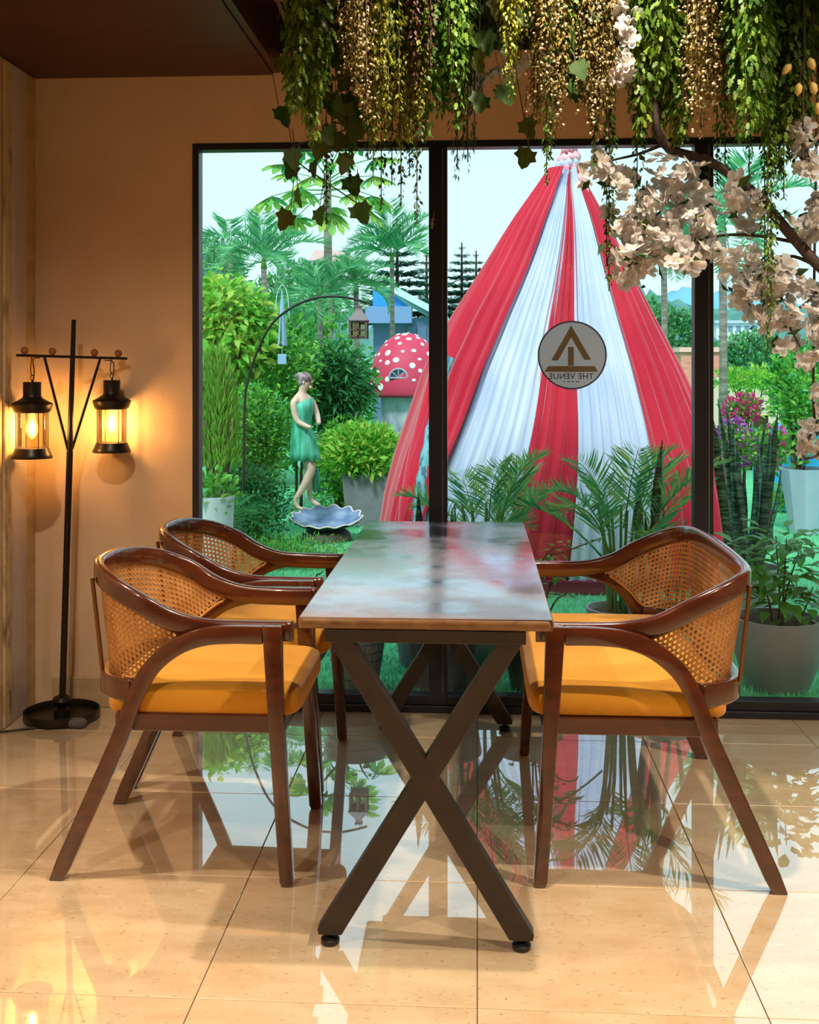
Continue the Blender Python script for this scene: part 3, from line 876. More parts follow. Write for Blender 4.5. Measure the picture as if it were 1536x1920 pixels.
ridge('hill_forest', 170, [(-300, 575), (300, 560), (420, 478), (480, 540), (700, 620), (1000, 640), (1200, 566), (1240, 580), (1290, 592), (1345, 585), (1400, 590), (1450, 610), (1550, 600), (1800, 560)],
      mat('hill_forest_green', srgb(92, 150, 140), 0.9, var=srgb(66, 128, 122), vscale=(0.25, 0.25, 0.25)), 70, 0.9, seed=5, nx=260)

# ------------------------------------------------------------------ plants: builders
G = {}
G['bush'] = leafmat('bush_green', [srgb(40, 120, 54), srgb(80, 172, 62), srgb(146, 210, 74), srgb(90, 190, 130)], 0.35)
G['lime'] = leafmat('lime_green', [srgb(86, 176, 62), srgb(134, 208, 80), srgb(196, 218, 96)], 0.4)
G['deep'] = leafmat('deep_green', [srgb(28, 92, 54), srgb(48, 128, 72), srgb(84, 168, 90)], 0.3)
G['palm'] = leafmat('palm_green', [srgb(60, 144, 104), srgb(96, 182, 130), srgb(140, 208, 140)], 0.35)
G['areca'] = leafmat('areca_green', [srgb(60, 144, 96), srgb(110, 184, 116), srgb(186, 214, 110)], 0.45)
G['thuja'] = leafmat('thuja_green', [srgb(90, 160, 56), srgb(136, 200, 76), srgb(176, 220, 104)], 0.4)
G['fir'] = leafmat('fir_green', [srgb(28, 76, 66), srgb(46, 104, 84)], 0.1)
G['glossy'] = leafmat('glossy_leaf', [srgb(44, 116, 54), srgb(76, 156, 62), srgb(150, 208, 60)], 0.4, 0.28, 0.6)
G['far'] = leafmat('far_tree_green', [srgb(62, 130, 90), srgb(84, 156, 100), srgb(120, 184, 110)], 0.2)
G['trunk'] = mat('grey_trunk', srgb(150, 146, 136), 0.85, var=srgb(110, 106, 98), vscale=(8, 8, 30), bump=0.4)
G['stem'] = mat('brown_stem', srgb(70, 56, 40), 0.8)
G['gstem'] = mat('green_stem', srgb(110, 150, 70), 0.6)

def cloud(c, r, n, hollow=0.55, clump=10):
    """points in a lumpy ellipsoid, denser towards its surface."""
    d = unit(rnd(n, 3)); rad = hollow + (1 - hollow) * RNG.random(n)
    cl = unit(rnd(clump, 3)); lump = 1 + 0.22 * np.max(d @ cl.T, axis=1) ** 6 - 0.12
    p = np.array(c) + d * rad[:, None] * np.array(r) * lump[:, None]
    return p, d
def foliage(c, r, n, size, m, parent, tmpl=LEAF2, up=0.5, droop=0.0, hollow=0.45, clump=12, name='foliage'):
    p, d = cloud(c, r, n, hollow, clump)
    X = unit(d * 0.8 + rnd(n, 3) * 0.65 + np.array([0, 0, up - droop]))
    Z = unit(rnd(n, 3) * 0.6 + np.array([0, -0.3, 1.0]))
    V, Fc = scatter(tmpl[0], tmpl[1], p, X, Z, size * (0.65 + 0.7 * RNG.random(n)))
    o = link(name, raw_mesh(name, V, Fc), m, parent); o['kind'] = 'stuff'
    return o
def base_of(u, v, y): p = at(u, v, y); return Vector((p.x, p.y, 0))
def bush(name, label, cat, u, v0, v1, wpx, y, n, leaf_px, m, tmpl=LEAF2, group=None, trunk=True, depth=0.8, **kw):
    """shrub whose crown spans photograph rows v0..v1, wpx wide, standing at depth y."""
    s = px(y); top, bot = at(u, v0, y), at(u, v1, y)
    t = thing(name, (top.x, y, 0), label, cat, group)
    rz = (top.z - bot.z) / 2; cz = (top.z + bot.z) / 2; rx = wpx / 2 / s
    foliage((0, 0, cz), (rx, rx * depth, rz), n, leaf_px / s, m, t, tmpl, **kw)
    if trunk:
        st = MB()
        for k in range(4):
            a = k * 1.7 + u; e = (0.5 * rx * math.cos(a), 0.5 * rx * math.sin(a), cz + 0.3 * rz)
            st.tube(catmull([(0.03 * math.cos(a), 0.03 * math.sin(a), -0.002), (0.25 * e[0], 0.25 * e[1], cz * 0.5), e], 8), [0.016, 0.015, 0.014, 0.013, 0.012, 0.010, 0.008, 0.005], 6)
        st.build('stem', G['stem'], t, smooth='all')
    return t

def frond_mesh(length, nl, leaflet, droop, w=0.05, vee=0.5, name='frond', taper=0.55, side=0.9):
    """arching palm frond along +x, rising; leaflets in two rows."""
    s = np.linspace(0, 1, 14)
    rx = length * (s - 0.12 * s ** 3 * (1 + droop)); rz = length * (0.55 * s - (0.35 + droop) * s ** 2.2)
    path = np.stack([rx, 0 * s, rz], 1)
    mb = MB().tube(path, [0.006 * (1 - 0.8 * k) * max(1, length) for k in s], 5)
    v, f = np.array(mb.v), mb.f
    tri = []
    for q_ in f:
        for k in range(1, len(q_) - 1): tri.append((q_[0], q_[k], q_[k + 1]))
    t = 0.16 + 0.84 * (np.arange(nl) + 0.5) / nl
    P = np.stack([np.interp(t, s, path[:, i]) for i in range(3)], 1)
    T = np.stack([np.interp(t, s, np.gradient(path[:, i])) for i in range(3)], 1); T = unit(T)
    Ls = leaflet * (0.5 + 0.5 * np.sin(PI * np.clip(t * 1.05 - 0.02, 0, 1)) ** 0.7) * (1 - taper * t ** 3)
    VV, FF, off = [v], [np.array(tri)], len(v)
    for sg in (-1, 1):
        X = T * 0.75 + np.array([0, sg * side, 0]) + np.array([0, 0, vee]) * (0.6 - 0.5 * t)[:, None] + rnd(nl, 3) * 0.07
        Z = unit(np.cross(T, np.array([0, sg, 0])) * sg * -1 + rnd(nl, 3) * 0.15 + np.array([0, 0, 0.8]))
        a, b = scatter([(0, 0, 0), (0.35, -w, 0.02), (0.7, -w * 0.7, -0.05), (1, 0, -0.22), (0.7, w * 0.7, -0.05), (0.35, w, 0.02)], [(0, 1, 5), (1, 2, 4), (1, 4, 5), (2, 3, 4)], P, X, Z, Ls)
        VV.append(a); FF.append(b + off); off += len(a)
    return raw_mesh(name, np.vstack(VV), np.vstack(FF))

def crown(parent, meshes, n, z, tilt0, tilt1, m, start=0.0, rad=0.01, scl=(0.85, 1.1), origin=(0, 0), seq=None):
    for k in range(n):
        me = meshes[k % len(meshes)]
        if not me.materials: me.materials.append(m)
        o = link('frond', me, None, parent)
        a = start + k * 2.39996 + random.uniform(-0.2, 0.2)
        tl = tilt0 + (tilt1 - tilt0) * (k / max(1, n - 1)) + random.uniform(-0.1, 0.1)
        o.rotation_euler = (random.uniform(-0.15, 0.15), -tl, a)
        o.location = (origin[0] + rad * math.cos(a), origin[1] + rad * math.sin(a), z + random.uniform(-0.02, 0.02))
        s_ = random.uniform(*scl); o.scale = (s_, s_, s_)

def pot(parent, r_top, r_bot, h, m, soil=True, n=32, thick=0.012, loc=(0, 0), flat=False, bulge=0.0, name='pot', steps=7):
    mb = MB()
    prof = [(0, 0)]
    for k in range(steps):
        t = k / (steps - 1)
        prof.append((r_bot + (r_top - r_bot) * t + bulge * math.sin(PI * t), h * t))
    prof += [(r_top - thick, h + 0.001), (r_top - thick - 0.004, h * 0.9), (0, h * 0.88)]
    mb.lathe(prof, n, *loc)
    o = mb.build(name, m, parent, smooth=not flat)
    if soil:
        MB().lathe([(0, h * 0.9 + 0.01), ((r_top - thick - 0.0035) * 0.6, h * 0.9 + 0.008), (r_top - thick - 0.0045, h * 0.9)], 20, *loc).build('soil', M['soil'], parent)
    return o

# ------------------------------------------------------------------ draped tent
M['red_cloth'] = mat('red_cloth', srgb(206, 40, 68), 0.75, spec=0.2, sheen=0.4, var=srgb(190, 28, 58), vscale=(3, 3, 1))
M['white_cloth'] = mat('white_cloth', srgb(212, 224, 244), 0.75, spec=0.2, var=srgb(190, 208, 240), vscale=(4, 4, 0.6))
M['pink_cloth'] = mat('pink_cloth', srgb(236, 140, 160), 0.75, spec=0.2, var=srgb(240, 196, 206), vscale=(6, 6, 14))
M['teal_cloth'] = mat('teal_patterned_cloth', srgb(120, 184, 200), 0.7, var=srgb(60, 118, 136), vscale=(30, 30, 14), vlo=0.48, vhi=0.56)
TC = at(1043, 690, 7.95)
tent = thing('draped_tent', (TC.x, TC.y, 0), 'tall tent of draped red and white cloth tied in a knot at the top', 'tent')
TZs = [0.01, 0.29, 0.475, 0.74, 1.0, 1.34, 1.68, 1.98, 2.355, 2.62, 2.74]
TRs = [1.24, 1.21, 1.18, 1.11, 1.01, 0.875, 0.695, 0.525, 0.325, 0.15, 0.085]
TUs = [0.0, 0.0, 0.0, 0.0, -0.01, -0.03, -0.03, -0.01, 0.02, 0.05, 0.075]     # the axis leans a little to the right at the top
def panel(a0t, a1t, a0b, a1b, mk, pleats, amp, lift=0.0, name='cloth_panel', nz=40, label=None):
    na = max(8, int(pleats * 8))
    V = []
    for i in range(nz + 1):
        z = TZs[0] + (TZs[-1] - TZs[0]) * i / nz
        t = i / nz
        r = float(np.interp(z, TZs, TRs)); ax = float(np.interp(z, TZs, TUs))
        for k in range(na + 1):
            q_ = k / na
            a = math.radians((a0b * (1 - t) + a0t * t) * (1 - q_) + (a1b * (1 - t) + a1t * t) * q_)
            w = math.sin(q_ * pleats * 2 * PI + 0.8 * math.sin(3 * t + pleats)) + 0.45 * math.sin(q_ * pleats * 5.3 * PI + 2 * t + a0b)
            rr = r + lift + amp * w * min(1, 0.35 + r)
            V.append((ax + rr * math.sin(a), -rr * math.cos(a), z))
    Fc = [(i * (na + 1) + k, i * (na + 1) + k + 1, (i + 1) * (na + 1) + k + 1, (i + 1) * (na + 1) + k) for i in range(nz) for k in range(na)]
    o = link(name, raw_mesh(name, np.array(V), np.array(Fc), smooth=True), M[mk], tent)
    if label: o['label'] = label
    return o
panel(-100, -55, -104, -62, 'red_cloth', 3, 0.018, 0.012, 'red_panel')
panel(-58, -12, -64, -50, 'red_cloth', 4.5, 0.020, 0.062, 'red_panel')
panel(-20, 10, -56, -19, 'white_cloth', 9, 0.018, 0.0, 'white_panel')
panel(6, 16, -22, 0, 'red_cloth', 4, 0.020, 0.008, 'red_panel')
panel(13, 37, -1, 26.5, 'white_cloth', 8, 0.018, 0.012, 'white_panel')
panel(35, 70, 25, 62, 'red_cloth', 6, 0.024, 0.014, 'red_panel')
panel(66, 120, 58, 118, 'red_cloth', 5, 0.020, 0.002, 'red_panel')
panel(116, 190, 114, 190, 'white_cloth', 6, 0.020, 0.0, 'white_panel')
panel(186, 264, 186, 260, 'red_cloth', 6, 0.020, 0.0, 'red_panel')
def on_tent(ang, z, lift):
    r = float(np.interp(z, TZs, TRs)) + lift; ax = float(np.interp(z, TZs, TUs)); a = math.radians(ang)
    return (ax + r * math.sin(a), -r * math.cos(a), z)
roll = [on_tent(-52 + 6 * (1 - t), 0.12 + 1.28 * t, 0.06) for t in np.linspace(0, 1, 26)]
MB().tube(roll, [0.045 + 0.006 * math.sin(k * 2.1) for k in range(26)], 12).build('rolled_edge', M['teal_cloth'], tent, smooth='all')['label'] = 'rolled teal patterned cloth edge'
roll2 = [on_tent(-62 + 9 * (1 - t), 0.05 + 1.5 * t, 0.05) for t in np.linspace(0, 1, 26)]
MB().tube(roll2, [0.05 - 0.02 * k / 25 for k in range(26)], 12).build('rolled_edge', M['red_cloth'], tent, smooth='all')
MB().lathe([(1.245, 0.0), (1.285, 0.0), (1.285, 0.075), (1.25, 0.08)], 64).build('base_band', mat('maroon_band', srgb(140, 36, 58), 0.7), tent)
# knot of twisted cloth
def twist(z, r, h, ph, m, name='knot_coil'):
    pth = [(0.085 + 0.025 * math.sin(z * 9) + r * 0.55 * math.cos(ph + t * 5.6), r * 0.55 * math.sin(ph + t * 5.6), z + h * t) for t in np.linspace(0, 1, 26)]
    MB().tube(pth, [r * 0.55 * (0.75 + 0.25 * math.sin(k * 1.9)) for k in range(26)], 10).build(name, m, tent, smooth='all')
twist(2.66, 0.12, 0.03, 0.4, M['white_cloth']); twist(2.70, 0.10, 0.05, 2.4, M['pink_cloth']); twist(2.755, 0.085, 0.035, 1.0, M['white_cloth'])
twist(2.80, 0.082, 0.05, 3.2, M['pink_cloth']); twist(2.855, 0.062, 0.035, 0.2, M['pink_cloth'])
for sx, z, m in ((-0.075, 2.66, 'pink_cloth'), (0.07, 2.60, 'white_cloth'), (0.115, 2.65, 'pink_cloth'), (0.12, 2.56, 'pink_cloth')):
    MB().superell((0.06 + sx, -0.10, z), (0.042, 0.04, 0.058), 0.9, 0.9, 10, 14).build('knot_end', M[m], tent, smooth='all')

# ------------------------------------------------------------------ buildings beyond
M['slate'] = mat('slate_blue_wall', srgb(92, 118, 156), 0.7, var=srgb(84, 108, 144), vscale=(2, 2, 2))
M['slate_l'] = mat('slate_blue_parapet', srgb(120, 150, 204), 0.6)
bl = thing('blue_building', base_of(765, 640, 21), 'slate-blue low building with pale sheet roof behind the mushroom house', 'building')
b0 = bl.location
def bp(u, v, y=21.0, dy=0.0):
    p = at(u, v, y); return (p.x - b0.x, dy, p.z)
def slab(name, pts, y0, y1, m, par): return MB().extrude([(a, c) for a, _, c in pts], y0, y1).build(name, m, par)
slab('wall', [bp(700, 606), bp(824, 590), bp(824, 892), bp(700, 892)], 0.0, 4.0, M['slate'], bl)
slab('parapet', [bp(688, 577), bp(774, 576), bp(774, 607), bp(688, 607)], -0.35, 0.0, M['slate_l'], bl)
slab('roof', [bp(722, 541), bp(838, 603), bp(838, 590), bp(735, 534)], -0.25, 4.2, mat('pale_sheet_roof', srgb(200, 240, 238), 0.6), bl)
slab('gable', [bp(700, 577), bp(700, 546), bp(724, 541), bp(770, 577)], -0.1, 0.1, mat('bright_blue_gable', srgb(40, 150, 214), 0.6), bl)
for u in (764, 783): slab('wall_panel', [bp(u, 612), bp(u + 16, 612), bp(u + 16, 700), bp(u, 700)], -0.04, 0.0, M['slate'], bl)
pk = thing('pink_building', base_of(420, 600, 30), 'pink building with roof peeking between the trees at left', 'building')
p0 = pk.location
def pp(u, v): p = at(u, v, 30.0); return (p.x - p0.x, 0, p.z)
slab('wall', [pp(372, 588), pp(470, 588), pp(470, 786), pp(372, 786)], 0, 3, mat('pink_wall', srgb(232, 168, 176), 0.8), pk)
slab('roof', [pp(364, 592), pp(478, 592), pp(462, 566), pp(380, 566)], -0.3, 3.3, mat('pink_roof', srgb(238, 150, 162), 0.7), pk)
slab('roof', [pp(560, 475), pp(640, 478), pp(632, 456), pp(568, 454)], 2.0, 4.0, mat('pale_pink_roof', srgb(240, 196, 200), 0.7), pk)
# red toadstool playhouse
mush = thing('mushroom_house', base_of(762, 735, 14.5), 'red toadstool playhouse with white spots beside the tent', 'playhouse')
m0 = mush.location; sm = px(14.5)
CR = 74 / sm; cz0 = at(762, 737, 14.5).z; CHT = 113 / sm
capz = lambda r: cz0 + CHT * math.sqrt(max(0, 1 - (r / CR) ** 2))
M['cap_red'] = mat('toadstool_red', srgb(206, 56, 92), 0.6)
prof = [(CR * math.sin(t), cz0 + CHT * math.cos(t)) for t in np.linspace(0, PI / 2, 16)] + [(CR * 0.97, cz0 - 0.05), (CR * 0.6, cz0 - 0.02), (0, cz0)]
MB().lathe(prof, 48).build('cap', M['cap_red'], mush, smooth='all')
MB().lathe([(0.36, 0.0), (0.34, 0.5), (0.33, cz0)], 32).build('stalk', mat('toadstool_stalk', srgb(120, 128, 150), 0.8, var=srgb(200, 214, 232), vscale=(4, 4, 2)), mush, smooth='all')
spot_me = MB().superell((0, 0, 0), (0.034, 0.034, 0.008), 0.8, 1, 6, 12).mesh('spot', smooth='all'); spot_me.materials.append(mat('white_spot', srgb(245, 240, 250), 0.6))
rs = random.Random(5)
spots = []
for _ in range(900):
    th, ph = math.acos(1 - rs.random()), rs.uniform(-PI, 0)
    if th > 1.5: continue
    d = Vector((math.sin(th) * math.cos(ph), math.sin(th) * math.sin(ph), math.cos(th)))
    if all((d - e).length > 0.21 for e in spots) and (d - Vector((-0.12, -0.93, 0.30))).length > 0.26:
        spots.append(d)
    if len(spots) > 75: break
for d in spots:
    o = link('spot', spot_me, None, mush)
    o.location = (CR * d.x, CR * d.y, cz0 + CHT * d.z)
    o.rotation_euler = Vector((d.x / CR, d.y / CR, d.z / CHT)).to_track_quat('Z', 'Y').to_euler()
    k = rs.uniform(0.7, 1.35); o.scale = (k, k * rs.uniform(0.7, 1.1), 1)
fw = MB(); wc = Vector((-0.07, -CR * 0.945, cz0 + 0.20)); Rw = 0.115
arc = [(wc.x + Rw * math.cos(t), wc.y, wc.z + Rw * math.sin(t)) for t in np.linspace(0, PI, 18)]
fw.tube([(wc.x - Rw, wc.y, wc.z), (wc.x + Rw, wc.y, wc.z)], 0.013, 6).tube(arc, 0.013, 6)
for t in (0.25, 0.5, 0.75): fw.tube([wc, (wc.x + Rw * math.cos(t * PI), wc.y, wc.z + Rw * math.sin(t * PI))], 0.007, 6)
wf = fw.build('window', mat('grey_window_frame', srgb(170, 176, 200), 0.6), mush, smooth='all')
for k in range(4):
    a0, a1 = PI * k / 4, PI * (k + 1) / 4
    MB().extrude([(wc.x, wc.z)] + [(wc.x + Rw * math.cos(a), wc.z + Rw * math.sin(a)) for a in np.linspace(a0, a1, 5)], wc.y + 0.002, wc.y + 0.06).build('window_pane', mat('dark_pane', srgb(58, 84, 110), 0.2), wf)
# brick pillar and wall on the right
bk = thing('brick_pillar', base_of(1313, 740, 19), 'pale terracotta garden pillar behind the palm trunk at right', 'pillar')
s19 = px(19.0)
MB().box(-35 / s19, 36 / s19, 0, 0.5, 0, at(1313, 660, 19).z).build('shaft', mat('terracotta_wall', srgb(226, 158, 140), 0.85, var=srgb(212, 138, 120), vscale=(6, 6, 18)), bk)
MB().box(-39 / s19, 40 / s19, -0.05, 0.55, at(1313, 660, 19).z, at(1313, 651, 19).z).build('coping', mat('terracotta_coping', srgb(236, 190, 176), 0.8), bk)
gw = thing('garden_wall', base_of(1440, 740, 17), 'low beige garden wall across the lawn at right', 'wall')
MB().box(-1.0, 5.2, 0, 0.2, 0, at(1440, 715, 17).z).build('wall_face', mat('beige_wall', srgb(214, 196, 176), 0.85), gw)
MB().box(-1.02, 5.22, -0.03, 0.23, at(1440, 715, 17).z, at(1440, 708, 17).z).build('coping', mat('beige_coping', srgb(220, 206, 190), 0.85), gw)
wh = thing('white_building', base_of(1385, 620, 120), 'small white building far away among hillside trees', 'building')
s120 = px(120.0)
MB().box(-40 / s120, 40 / s120, 0, 4, at(1385, 640, 120).z - 6, at(1385, 606, 120).z).build('wall', mat('white_wall', srgb(226, 236, 240), 0.8), wh)
MB().box(-44 / s120, 44 / s120, -0.4, 4.4, at(1385, 606, 120).z, at(1385, 601, 120).z).build('roof', mat('pale_roof', srgb(180, 206, 216), 0.8), wh)
for k in range(5): MB().box((-34 + 15 * k) / s120, (-26 + 15 * k) / s120, -0.05, 0.02, at(1385, 622, 120).z, at(1385, 611, 120).z).build('window', mat('far_window', srgb(110, 150, 176), 0.4), wh)
tp = thing('blue_tarp', base_of(1500, 860, 10.8), 'bright blue tarpaulin heap behind the pale planter at right', 'tarpaulin')
st = MB().superell((0, 0, 0.38), (0.42, 0.35, 0.42), 0.6, 0.7, 14, 30)
st.v = [(x, y, max(0, z + 0.03 * math.sin(9 * x) * math.cos(7 * y + 3 * z))) for x, y, z in st.v]
st.build('sheet', mat('bright_blue_sheet', srgb(36, 176, 240), 0.5), tp, smooth='all')
MB().tube([(-0.41, -0.03, 0.33), (-0.2, -0.37, 0.36), (0.1, -0.38, 0.35), (0.41, -0.05, 0.33)], 0.008, 6).build('rope', M['white_cloth'], tp)
# ------------------------------------------------------------------ planters and near plants
M['concrete'] = mat('grey_concrete', srgb(140, 146, 156), 0.8, var=srgb(120, 126, 138), vscale=(5, 5, 5), bump=0.2, bscale=40)
M['pot_grey'] = mat('grey_pot', srgb(164, 166, 168), 0.6, var=srgb(150, 152, 156), vscale=(4, 4, 4))
M['pot_dark'] = mat('charcoal_pot', srgb(86, 90, 98), 0.6)
M['pot_pale'] = mat('pale_blue_grey_pot', srgb(176, 196, 214), 0.7, var=srgb(160, 182, 204), vscale=(6, 6, 3))

def leafy_stems(t, stems, leaf_px_m, m, per, spread=0.06):
    """upright stems with separate leaves."""
    leaf_me = []
    for w, dr in ((1.0, -0.20), (1.15, -0.35), (0.9, -0.05)):
        v = [(x, y * w, z + (dr + 0.2) * x * x) for x, y, z in LEAF6[0]]
        me = raw_mesh('leaf', np.array(v), np.array(LEAF6[1]), smooth=True); me.materials.append(m); leaf_me.append(me)
    sm_ = MB()
    for pts in stems:
        P = catmull(pts, 16)
        sm_.tube(P, [0.006 - 0.004 * k / 15 for k in range(16)], 6)
        for k in range(per):
            q_ = 0.30 + 0.72 * ((k + random.random()) / per) ** 0.8
            p = Vector([float(np.interp(q_ * 15, range(16), P[:, c])) for c in range(3)])
            o = link('leaf', random.choice(leaf_me), None, t)
            a = random.uniform(0, 2 * PI); out = Vector((math.cos(a), math.sin(a), random.uniform(-0.15, 0.6)))
            st_ = p + out * random.uniform(0.3, 1.0) * spread
            o.location = st_
            o.rotation_euler = (out + Vector((0, 0, random.uniform(-0.5, 0.1)))).to_track_quat('X', 'Z').to_euler()
            s_ = leaf_px_m * random.uniform(0.6, 1.15); o.scale = (s_, s_, s_)
    sm_.build('stem', G['stem'], t, smooth='all')

# grey faceted pot with a broad-leaved shrub, right by the glass
y = 4.80
t = thing('potted_shrub', base_of(1458, 1300, y), 'leafy green shrub in a round grey faceted pot against the window at right', 'plant')
pot(t, 0.188, 0.125, 0.292, M['pot_grey'], n=14, bulge=0.022, flat=False)
def rp(u, v, yy=4.80, o=t): p = at(u, v, yy); return (p.x - o.location.x, p.y - o.location.y, p.z)
leafy_stems(t, [[(0, 0, 0.25), rp(1462, 1120), rp(1455, 1005)], [(0.03, 0.02, 0.25), rp(1475, 1110), rp(1505, 1015)], [(-0.02, 0.0, 0.25), rp(1440, 1120), rp(1410, 1035)],
                [(0.01, -0.03, 0.25), rp(1470, 1100, 4.74), rp(1475, 1010, 4.72)], [(0.02, 0.0, 0.25), rp(1500, 1160), rp(1525, 1100)]], 0.108, G['glossy'], 38, 0.10)
# snake plants
M['snake'] = None
def snakemat():
    m = mat('snake_plant_leaf', srgb(30, 74, 56), 0.4, spec=0.5)
    t_ = m.node_tree; p = t_.nodes['Principled BSDF']
    tc_ = t_.nodes.new('ShaderNodeTexCoord'); mp = t_.nodes.new('ShaderNodeMapping'); mp.inputs['Scale'].default_value = (12, 12, 90)
    nz_ = t_.nodes.new('ShaderNodeTexNoise'); nz_.inputs['Scale'].default_value = 1; nz_.inputs['Detail'].default_value = 3
    cr = t_.nodes.new('ShaderNodeValToRGB'); e = cr.color_ramp.elements
    e[0].position = 0.42; e[0].color = srgb(24, 66, 50); e[1].position = 0.64; e[1].color = srgb(120, 156, 130)
    t_.links.new(tc_.outputs['Object'], mp.inputs[0]); t_.links.new(mp.outputs[0], nz_.inputs['Vector'])
    t_.links.new(nz_.outputs['Fac'], cr.inputs[0]); t_.links.new(cr.outputs[0], p.inputs['Base Color'])
    return m
M['snake'] = snakemat()
def snake_leaf(parent, base, tip, w):
    base, tip = Vector(base), Vector(tip)
    ax = (tip - base); L = ax.length
    side = Vector((1, 0, 0)).cross(ax).cross(ax).normalized() * -1
    side = Vector((math.cos(L * 37), 0.5 * math.sin(L * 37), 0)); side = (side - ax * side.dot(ax) / ax.length_squared).normalized()
    if abs(side.x) < 0.6: side.x = math.copysign(0.7, side.x); side.normalize()
    nrm = side.cross(ax).normalized()
    V, n = [], 12
    for i in range(n + 1):
        s_ = i / n
        ww_ = w * (0.62 + 0.6 * s_ - 0.2 * s_ * s_) if s_ < 0.6 else w * 0.95 * (1 - ((s_ - 0.6) / 0.4) ** 1.8)
        c = base + ax * s_ + nrm * (0.02 * math.sin(s_ * 3 + L * 9))
        V += [c - side * ww_ / 2 + nrm * 0.25 * ww_, c + nrm * -0.004, c + side * ww_ / 2 + nrm * 0.25 * ww_, c + nrm * 0.003]
    Fc = []
    for i in range(n):
        for k in range(4): Fc.append((4 * i + k, 4 * i + (k + 1) % 4, 4 * i + 4 + (k + 1) % 4, 4 * i + 4 + k))
    Fc += [(3, 2, 1, 0), (4 * n, 4 * n + 1, 4 * n + 2, 4 * n + 3)]
    return MB().add(V, Fc).build('leaf', M['snake'], parent, smooth='all')
def snake_plant(u, vb, y, leaves, label, pr=0.15, ph=0.30, potm='pot_grey'):
    t = thing('snake_plant', base_of(u, vb, y), label, 'plant', 'snake plants by the window')
    pot(t, pr, pr * 0.72, ph, M[potm])
    for k, (ub, ut, vt, w) in enumerate(leaves):
        yy = y + ((k * 7) % 5 - 2) * 0.03
        b = at(ub, 900, yy); tp_ = at(ut, vt, yy + ((k * 3) % 4 - 1.5) * 0.04)
        snake_leaf(t, (max(-pr * 0.8, min(pr * 0.8, b.x - t.location.x)), (yy - y), ph * 0.86), (tp_.x - t.location.x, tp_.y - y, tp_.z), w)
    return t
snake_plant(1405, 1100, 5.75, [(1372, 1335, 770, .052), (1385, 1345, 880, .050), (1380, 1352, 748, .050), (1395, 1372, 790, .046), (1398, 1388, 850, .044), (1402, 1366, 760, .048), (1410, 1420, 815, .044),
                              (1415, 1433, 790, .046), (1420, 1445, 805, .046), (1425, 1452, 795, .058), (1418, 1460, 770, .05), (1430, 1458, 880, .05), (1408, 1408, 880, .042), (1390, 1400, 900, .044)],
            'tall dense snake plant in grey pot beside the right mullion', 0.15, 0.34)
snake_plant(1235, 1100, 5.05, [(1240, 1238, 825, .072), (1212, 1200, 895, .052), (1250, 1250, 955, .045), (1222, 1215, 960, .04), (1262, 1291, 972, .03), (1228, 1230, 985, .05)],
            'snake plant with one broad tall blade behind the settee back', 0.14, 0.28)
snake_plant(800, 1150, 5.1, [(782, 780, 922, .05), (770, 768, 965, .04), (850, 849, 950, .036), (858, 858, 945, .036), (866, 872, 962, .03), (790, 796, 975, .035)],
            'snake plant with few short blades behind the far table edge', 0.17, 0.30, 'pot_dark')
# areca palms in pots
fa = [frond_mesh(0.62, 28, 0.22, 0.10, 0.034), frond_mesh(0.55, 26, 0.20, 0.30, 0.034), frond_mesh(0.70, 30, 0.23, 0.02, 0.032)]
def areca(u, vb, y, v_top, n, label, lean=0.0, seed=1, ph=0.26, sc=1.0, potm='pot_grey'):
    random.seed(seed)
    t = thing('areca_palm', base_of(u, vb, y), label, 'plant', 'areca palms outside the window')
    pot(t, 0.155, 0.11, ph, M[potm])
    zt = at(u, v_top, y).z
    st = MB()
    for k in range(9):
        a = k * 0.7; st.tube(catmull([(0.05 * math.cos(a), 0.05 * math.sin(a), ph * 0.85), (0.07 * math.cos(a), 0.07 * math.sin(a), ph + 0.25), (0.10 * math.cos(a) + lean * 0.3, 0.10 * math.sin(a), ph + 0.45)], 8), [0.009] * 4 + [0.007] * 4, 6)
    st.build('stem', G['gstem'], t, smooth='all')
    for k in range(n):
        me = fa[k % 3]
        if not me.materials: me.materials.append(G['areca'])
        o = link('frond', me, None, t)
        a = k * 2.39996 + random.uniform(-0.25, 0.25)
        tl = 0.30 + 0.60 * (1 - k / n) + random.uniform(-0.12, 0.12)
        o.rotation_euler = (random.uniform(-0.3, 0.3), -tl, a)
        o.location = (0.08 * math.cos(a), 0.08 * math.sin(a), ph + 0.22 + 0.22 * (1 - k / n) * random.random())
        s_ = sc * random.uniform(0.7, 1.05); o.scale = (s_, s_, s_)
areca(905, 1180, 5.15, 780, 12, 'bushy areca palm just right of the central mullion', seed=3, sc=0.78)
areca(1163, 1160, 5.10, 790, 11, 'areca palm with arching fronds in front of the white tent cloth', seed=8, sc=0.98)
random.seed(21)
# low vine-like plant near the settee, and pots seen under the table
y = 4.72
t = thing('trailing_plant', base_of(1000, 1180, y), 'small trailing leafy plant between the table end and the settee', 'plant')
pot(t, 0.125, 0.09, 0.20, M['pot_dark'])
def rq(u, v, yy=4.72): p = at(u, v, yy); return (p.x - t.location.x, p.y - t.location.y, p.z)
leafy_stems(t, [[(0, 0, 0.17), rq(1010, 1080), rq(1030, 1035), rq(1065, 1022)], [(0.02, 0, 0.17), rq(1020, 1060), rq(1060, 1035), rq(1125, 1010)], [(0, 0, 0.17), rq(1040, 1130), rq(1062, 1115)], [(0.01, 0.03, 0.17), rq(1035, 1090), rq(1070, 1085)],
                [(0, 0.01, 0.17), rq(1000, 1075), rq(1010, 1045)]], 0.052, G['glossy'], 11, 0.03)
y = 4.70
t = thing('brick_pattern_pot', base_of(668, 1330, y), 'grey tapered pot moulded with bricks, behind the left chairs', 'pot')
